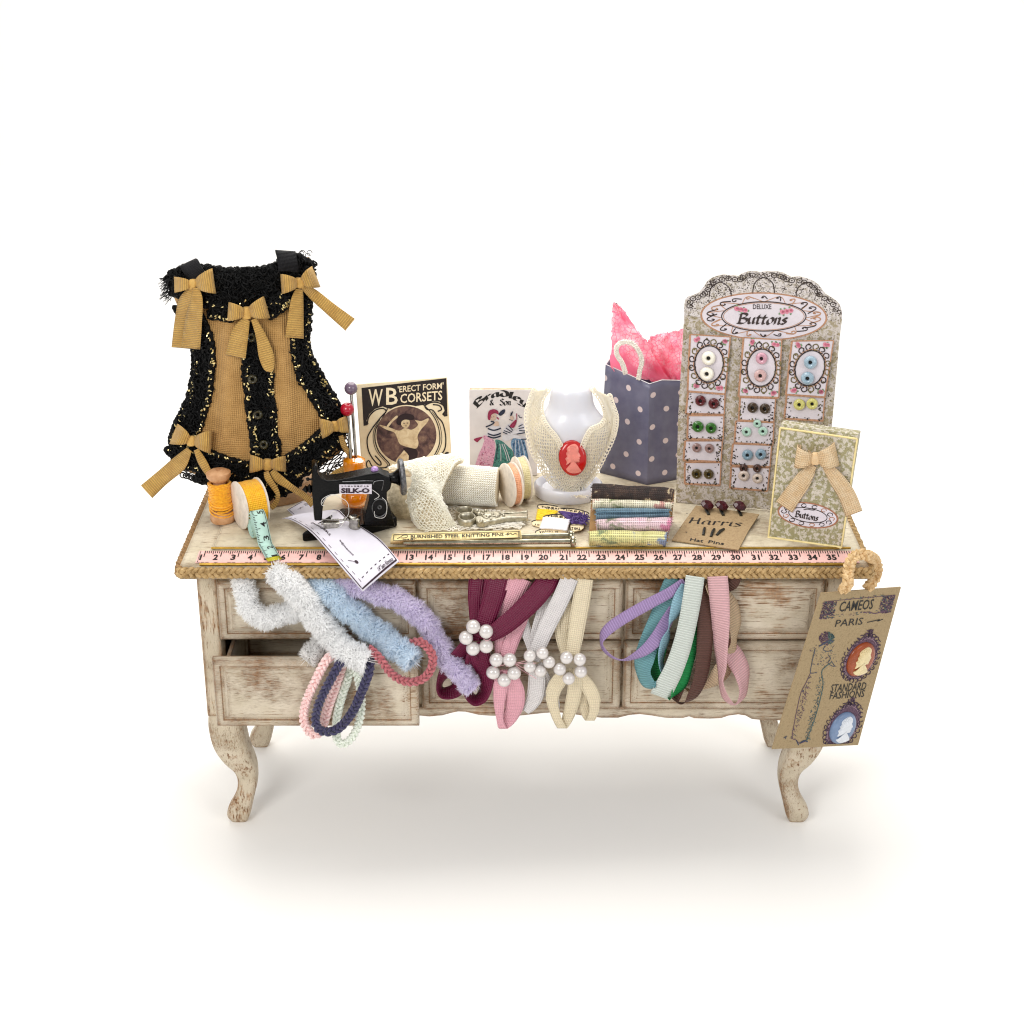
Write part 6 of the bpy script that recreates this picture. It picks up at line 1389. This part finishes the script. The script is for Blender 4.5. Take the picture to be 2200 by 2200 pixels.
# ================================================================== folded fabrics on a sloping card
def fabrics():
    p0 = Tz(G(320, 806), TZ + .001); sl = R(48); n = V((0, -sin(sl), cos(sl))); q = PixQ(G, p0, n)
    root = thing('fabric_holder', 'sloping brown card rest with folded fabrics stacked on it', 'card rest', tuple(p0))
    KR = M('kraft_card', 'b08a5c', .8, 0, .15, 60, .15, 300, c2='8f6c42'); mb = MB(); mb.prism([q(70, 812, -.024), q(566, 816, -.024), q(618, 430, -.024), (q(98, 396, -.024))], n * -.008); mb.build('card', KR, root)
    mb = MB(); e0, e1 = q(98, 400, -.02), q(618, 432, -.02); mb.prism([e0, e1, V((e1.x, e1.y + .03, TZ + .001)), V((e0.x, e0.y + .03, TZ + .001))], (0, .004, 0)); mb.build('prop', KR, root)
    cot = lambda nm, cols, s, pos=(.3, .42, .55, .68): mottle(nm, cols, s, 900, None, .1, .85, pos, .2)
    # woven look shared by all: fine canvas bump
    def weave(m, su):
        nt = m.node_tree; t = NT.__new__(NT); t.t = nt; t.mat = m; t.b = nt.nodes['Principled BSDF']
        qn = t.n('ShaderNodeTexCoord'); x = t.n('ShaderNodeSeparateXYZ'); t.l(qn.outputs['UV'], x.inputs[0])
        h = t.math('MAXIMUM', t.math('SINE', t.math('MULTIPLY', x.outputs[0], 2 * pi / su)), t.math('SINE', t.math('MULTIPLY', x.outputs[1], 2 * pi / su)))
        src = t.b.inputs['Base Color'].links[0].from_socket
        cc = t.mix(t.mapr(h, -.2, .5, .42, 0), src, (.05, .045, .04, 1)); t.l(cc, t.b.inputs['Base Color']); t.l(t.bump(h, .8, .0015), t.b.inputs['Normal']); return m
    def roll(label, c, th, mat, folds=0, seed=0):
        """c: corners top-left, top-right, bottom-right, bottom-left in the photo window"""
        o = q((c[0][0] + c[1][0]) / 2, c[2][1], 0); t = thing('folded_fabric', label, 'fabric', tuple(o), 'folded fabrics stacked on the sloping card')
        mb = MB(); g, uv = [], []; N = 26; K_ = 36
        for i in range(N + 1):
            u = i / N; r, ru = [], []
            wv = 1 + .05 * sin(u * 9 + seed) + .03 * sin(u * 21 + seed * 2); end = 1 - .12 * (abs(2 * u - 1) ** 8)
            for k in range(K_ + 1):
                a = 2 * pi * k / K_; cs = math.copysign(abs(cos(a)) ** .7, cos(a)); sn = math.copysign(abs(sin(a)) ** .7, sin(a))
                v = .5 - .5 * sn * end * wv; x = (c[0][0] * (1 - u) + c[1][0] * u) * (1 - v) + (c[3][0] * (1 - u) + c[2][0] * u) * v; y = (c[0][1] * (1 - u) + c[1][1] * u) * (1 - v) + (c[3][1] * (1 - u) + c[2][1] * u) * v
                d = th * .5 * cs * end
                if folds and cs > 0: d -= th * .34 * math.exp(-((v - .55 - .08 * sin(u * 3)) / .09) ** 2)
                r.append(q(x, y, d)); ru.append((u * .19, k / K_ * .12))
            g.append(r); uv.append(ru)
        mb.grid(g, 0, uv)
        for e in (g[0], g[-1]): mb.poly(e[:-1])
        mb.build('cloth', mat, t, angle=60)
        mb = MB()
        for _ in range(26):                              # frayed ends
            e = random.choice((g[0], g[-1])); p = random.choice(e); s = -1 if e is g[0] else 1
            mb.tube([p, p + V((s * U(.002, .006), U(-.003, .003), U(-.004, .003)))], .0006, 3)
        mb.build('frayed_threads', mat, t)
    br = weave(mottle('brown_cotton', ['1f1514', '33231f', '4a362c', 'c9b592'], 44, 900, None, .1, .85, (.35, .48, .60, .64), .8), .0042)
    cr = weave(mottle('cream_print', ['8a9468', 'dfd8bd', 'efe8d0', 'cf9a90'], 24, 900, None, .1, .85, (.38, .45, .56, .62), .2), .0052)
    bl = weave(mottle('blue_cotton', ['5f7c90', '6b8a9e', '7796a8', '678598'], 24), .0046)
    pk = weave(mottle('pink_print', ['8f8f78', 'e9ccd0', 'efcfd8', 'd98aa8'], 20, 900, None, .1, .85, (.40, .46, .55, .61), .2), .005)
    ye = weave(mottle('yellow_print', ['8f9a70', 'ded892', 'e9e3a4', '8a9ab4'], 18, 900, None, .1, .85, (.39, .45, .55, .61), .2), .005)
    roll('chocolate brown printed fabric, topmost on the sloping card', [(96, 408), (612, 440), (592, 536), (92, 512)], .034, br, 0, 1)
    roll('cream floral fabric folded under the chocolate one', [(96, 506), (594, 528), (588, 576), (98, 570)], .036, cr, 0, 2)
    roll('dusty blue fabric folded double in the middle of the stack', [(118, 566), (578, 572), (572, 626), (120, 642)], .04, bl, 1, 3)
    roll('pink floral fabric folded between the blue and the yellow one', [(120, 636), (592, 622), (578, 712), (126, 706)], .042, pk, 0, 4)
    roll('pale yellow floral fabric, lowest of the stack', [(78, 706), (560, 714), (556, 804), (76, 798)], .046, ye, 0, 5)
fabrics()

# ================================================================== hat pins card
def hat_pins():
    KR = mottle('kraft_speckled', ['9a825f', 'a8906c', 'a08764', '907757'], 160, 400, '5d4a31', .45, .85)
    p0 = Tz(I1(120, 828), TZ + .005); n = V((0, -.05, 1)).normalized(); q = PixQ(I1, p0, n)
    root = thing('hat_pin_card', 'speckled kraft card of hat pins with three dark ruby stones along its top', 'card', tuple(p0))
    cs = [(600, 145), (1850, 318), (1830, 350), (1630, 650), (1440, 1020), (760, 920), (120, 828), (340, 500)]
    mb = MB(); mb.prism([q(*p) for p in cs], n * -.0025); mb.build('card', KR, root)
    mb = MB(); W = 'Harris'; hh = 150; k = 1080 / (wlen(W) * hh)
    calli(mb, W, lambda x, y, w: q(420 + x * k + y * .55, 500 + x * .085 * k * .8 - y, .0008), hh, 0, .1, 35)
    mb.build('lettering', INK, root); mb = MB()
    f = lambda x, y, w: q(x + (985 - y) * .35, y + (x - 440) * .13, .0008)
    text(mb, 'Hat', f, 430, 852, 690, 792, 0, bold=.012); text(mb, 'Pins', f, 790, 850, 1100, 792, 0, bold=.012)
    for x, y in ((280, 585), (410, 680), (420, 310), (760, 935)): pen(mb, [(x - 15, y - 6), (x + 15, y + 6)], q, 9, None, 0, .0008, 1)
    mb.build('lettering', INK, root)
    ST = M('gunmetal', '4d4f4c', .35, .9, .2, 100); RB = M('ruby', '4a0619', .12, 0, .2, 90, coat=.3, c2='22030c')
    for x, y, sx, (s0, s1), lab in ((815, 238, 138, ((745, 740), (770, 600)), 'ruby headed hat pin nearest the folded fabrics'), (1105, 252, 138, ((895, 770), (960, 620)), 'middle one of the three ruby headed hat pins'), (1455, 258, 140, ((1010, 740), (1150, 620)), 'ruby headed hat pin nearest the button box')):
        c = q(x, y, .012); t = thing('ruby_hat_pin', lab, 'hat pin', tuple(c), 'ruby hat pins on the kraft card'); e = (q(x + sx, y, .012) - c).length
        ax = V((.25, -.28, .92)).normalized(); mb = MB(); mb.lathe(c, ax, [(0, -.012), (e, .0), (e * .98, .003), (e * .58, .0085), (0, .0085)], 8, 0, 1, None, False); mb.build('gem', RB, t, angle=5)
        mb = MB(); b0 = c - ax * .010; b1 = q(x + 40, y + 100, .001); mb.tube([b0, b1], .0036, 8)
        mb.tube([q(*s0, .0005), q((s0[0] + s1[0]) / 2, (s0[1] + s1[1]) / 2, .004), q(*s1, .0005)], .0032, 8); mb.build('stem', ST, t)
hat_pins()

# ================================================================== hanging card of cameos
def cameo_card():
    KR = mottle('kraft_fibre', ['8a7656', '9b8765', 'a48f6d', '927d5c'], 190, 900, '5f4c32', .35, .9)
    # the card hangs by its cord from the corner, turned so that its far side swings back
    d0 = (Ty(R4(600, 335), -.055) - CAM).dot(FW); k = .3416 / FPX * d0
    at = lambda x, y, dz: CAM + ray(R4(x, y)) * (d0 + dz * k)
    TL, TR, BL = at(600, 335, 0), at(1100, 297, 400), at(290, 1315, 455); n = (TR - TL).cross(BL - TL).normalized()
    if n.y > 0: n = -n
    q = PixQ(R4, TL, n)
    root = thing('cameo_card', 'brown kraft card of two cameos hanging by a cord from the table corner', 'hanging card', tuple(TL))
    mb = MB(); mb.prism([q(*p) for p in ((600, 335), (1100, 297), (830, 1290), (290, 1316))], n * -.003); mb.build('card', KR, root)
    PUR = M('faded_plum_ink', '6a4f62', .8, 0, .3, 300); TEA = M('faded_teal_ink', '4f6a6a', .8, 0, .3, 300); DKI = M('dark_ink', '2a2826', .7); NAV = M('navy_ink', '39455a', .7)
    sk = lambda x, y, w=0: q(x, y, .0009)
    # header band
    mb = MB()
    for _ in range(700):
        u = random.choice((U(0, .19), U(.82, 1))); v = U(0, 1); x = 612 + 450 * u - 28 * v * 1.0; y = 392 - 46 * u + 108 * v
        if u > .19 and v > .75 and u < .84: continue
        disc(mb, q, x, y, U(2.5, 6), U(2, 4.5), 0 if U(0, 1) < .8 else 1, .0008, 5, U(0, 90))
    for k in range(60): u = U(.15, .85); x = 612 + 450 * u; y = 392 - 46 * u + random.choice((U(-12, 4), U(86, 104))); disc(mb, q, x - (20 if y > 400 else 0), y, U(3, 8), 2, 1 if k % 2 else 0, .0008, 5, U(-20, 20))
    pen(mb, [(615, 388), (820, 368), (1060, 346)], q, 3, None, 0, .0008); pen(mb, [(860, 458), (900, 452), (930, 462), (975, 452), (1010, 440)], q, 5, None, 0, .0009)
    # lady's costume drawing: hat, coat and hem, in fine ink scribble
    for _ in range(360):
        a = U(0, 6.28); r = math.sqrt(U(0, 1)); x, y = 632 + 48 * r * cos(a), 618 + 42 * r * sin(a); disc(mb, q, x, y, U(2, 5), U(2, 4), 0 if x < 640 else 1, .0008, 5, U(0, 90))
    for pts, w_, m in (([(585, 668), (615, 650), (650, 632), (672, 640)], 8, 3), ([(560, 680), (545, 740), (535, 790), (530, 835), (570, 832)], 4, 3), ([(640, 720), (655, 745), (640, 775), (680, 795), (660, 760)], 4, 3), ([(660, 770), (620, 800), (600, 830), (608, 900), (600, 960), (575, 1060), (550, 1140), (520, 1220), (500, 1262)], 5, 1),
                       ([(530, 835), (500, 900), (470, 960), (450, 1040), (430, 1140), (415, 1240), (440, 1258), (462, 1278), (505, 1262)], 4, 0), ([(440, 1258), (455, 1290)], 6, 3), ([(462, 1278), (490, 1262), (512, 1268)], 9, 3), ([(360, 1245), (380, 1232)], 4, 3), ([(372, 1252), (378, 1230)], 4, 3), ([(535, 700), (525, 690)], 5, 0), ([(625, 665), (610, 690), (640, 700), (665, 690)], 4, 3)):
        pen(mb, pts, q, w_, None, m, .0009)
    for k in range(210):
        f = U(0, 1); side = random.choice((0, 1)); x = (530 - 112 * f if side == 0 else 604 - 96 * f) + U(-16, 16); y = 850 + 400 * f
        pen(mb, [(x, y), (x + U(-14, 14), y + U(2, 14))], q, 2.6, None, (0 if side == 0 else 1) if k % 4 else 3, .0008, 1)
    for k in range(120):
        x, y = U(540, 690), U(660, 790); pen(mb, [(x, y), (x + U(-10, 10), y + U(-8, 10))], q, 2.4, None, random.choice((0, 1, 3)), .0008, 1) if U(0, 1) < .6 else None
    mb.build('print', [PUR, TEA, DKI, NAV], root)
    mb = MB(); ink = lambda x, y, w: q(x, y, .001)
    sl = lambda x, y, w: q(x + (460 - y) * .26, y - (x - 705) * .085, .001)
    text(mb, 'CAMEOS', sl, 703, 452, 915, 388, 0, bold=.008); 
    sl2 = lambda x, y, w: q(x + (540 - y) * .26, y - (x - 684) * .085, .001); text(mb, 'PARIS', sl2, 684, 546, 855, 502, 0)
    pen(mb, [(885, 518), (930, 508), (965, 500), (950, 510), (985, 498)], q, 5, None, 0, .001)
    mb.build('lettering', DKI, root); mb = MB()
    sl3 = lambda x, y, w: q(x + (985 - y) * .24, y - (x - 650) * .07, .001); text(mb, 'STANDARD', sl3, 646, 958, 868, 908, 0, bold=.006); text(mb, 'FASHIONS', sl3, 652, 1002, 868, 958, 0, bold=.006)
    mb.build('lettering', DKI, root)
    # printed scroll frames round the cameos
    def frame(cx, cy):
        mb = MB(); ex, ey = (82, -6), (38, -112)
        ylim = lambda x, y: (x, min(y, 1284 - (x - 560) * .04))
        pt = lambda a, s: ylim(cx + (ex[0] * cos(a) + ey[0] * sin(a)) * s, cy + (ex[1] * cos(a) + ey[1] * sin(a)) * s)
        mb.poly([q(*pt(2 * pi * k / 50, 1.22 + .05 * cos(10 * 2 * pi * k / 50)), .0008) for k in range(50)], 0)
        for s in (1.1, 1.16): pen(mb, [pt(2 * pi * k / 40, s) for k in range(40)], q, 3.5, None, 2, .001, 2, True)
        for k in range(26):
            a = 2 * pi * k / 26; x, y = pt(a, 1.26); pen(mb, [ylim(x + 15 * cos(a * 2 + t), y + 15 * sin(a * 2 + t)) for t in (0, 1.2, 2.4, 3.6, 4.6)], q, 5, None, 1, .0011)
        for k in range(120): x, y = pt(U(0, 6.28), U(1.1, 1.34)); disc(mb, q, x, y, 4, 3, 1, .0011, 5)
        for k in range(60): a = pi / 2 + U(-.18, .18); x, y = pt(a, U(1.2, 1.6)); disc(mb, q, x, y, 5, 4, 1 if k % 2 else 0, .0011, 5)
        mb.build('printed_frame', [PUR, M('dark_plum_ink', '3e2c40', .8), M('pale_plum', '9a8088', .8)], root)
    frame(846, 742); frame(735, 1170)
    cameo(root, q, 842, 748, (80, -8), (34, -106), M('rust_resin', '9a4416', .35, 0, .1, 60, coat=.15), M('cream_relief', 'e2d0a0', .35, 0, .08, 100), .010)
    cameo(root, q, 729, 1178, (76, -6), (30, -98), M('blue_resin', '7288aa', .35, 0, .08, 60, coat=.15), M('white_relief', 'dadfe6', .35, 0, .05, 100), .010)
    # plaited hanging cord over the corner
    CORD = M('peach_cord', 'e0c398', .6, 0, .15, 150, .4, 500, c2='c09a62'); path = [q(745, 322, -.004), Ty(R4(765, 270), -.06), Ty(R4(770, 190), -.046), Ty(R4(790, 120), -.034), Tz(R4(835, 92), TZ + .022), Tz(R4(890, 98), TZ + .02), Tz(R4(935, 130), .70), Ty(R4(950, 185), .045), Ty(R4(935, 240), .035), Ty(R4(905, 285), .03), q(895, 312, -.004)]
    mb = MB(); braid(mb, cv(path, 6), .0125, .032, .0056, up=(0, -1, .4)); mb.build('cord', CORD, root)
cameo_card()
# ================================================================== light, world, camera
def light(name, loc, target, size, power, color, sy=None):
    l = bpy.data.lights.new(name, 'AREA'); l.energy = power; l.size = size; l.color = color
    if sy: l.shape = 'RECTANGLE'; l.size_y = sy
    o = bpy.data.objects.new(name, l); col.objects.link(o); o.location = loc
    o.rotation_euler = (V(target) - V(loc)).to_track_quat('-Z', 'Y').to_euler()
light('overhead_softbox', (-.1, 1.15, 3.0), (.0, .3, .4), 2.8, 92, (1, .97, .92), 2.6)
light('front_softbox', (-1.7, -3.0, 2.9), (0, 0, .5), 1.5, 72, (1, .985, .96))
light('fill_softbox', (2.8, -2.4, 2.4), (0, 0, .5), 1.6, 28, (.97, .98, 1))
light('backdrop_light', (0, 2.4, 4.6), (0, 5.6, 4.2), 4.5, 150, (1, .99, .98), 1.0)  # added lamp out of view, only there to lift the sweep to white
w = bpy.data.worlds.new('World'); sc.world = w; w.use_nodes = True
bg = w.node_tree.nodes['Background']; bg.inputs[0].default_value = (1, .99, .98, 1); bg.inputs[1].default_value = .6
cam = bpy.data.cameras.new('camera'); cam.sensor_width = 36; cam.lens = 36 * FPX / 2200; cam.clip_end = 60; cam.clip_start = .05
co = bpy.data.objects.new('camera', cam); col.objects.link(co); co.location = CAM; co.rotation_euler = (pi / 2 - PITCH, 0, 0)
sc.camera = co
sc.view_settings.view_transform = 'Standard'; sc.view_settings.look = 'None'; sc.view_settings.exposure = 0; sc.view_settings.gamma = 1
sc.render.engine = 'CYCLES'; sc.cycles.use_denoising = True; sc.cycles.max_bounces = 10; sc.cycles.diffuse_bounces = 8; sc.cycles.transparent_max_bounces = 12
sc.render.film_transparent = False; sc.cycles.filter_width = 1.15
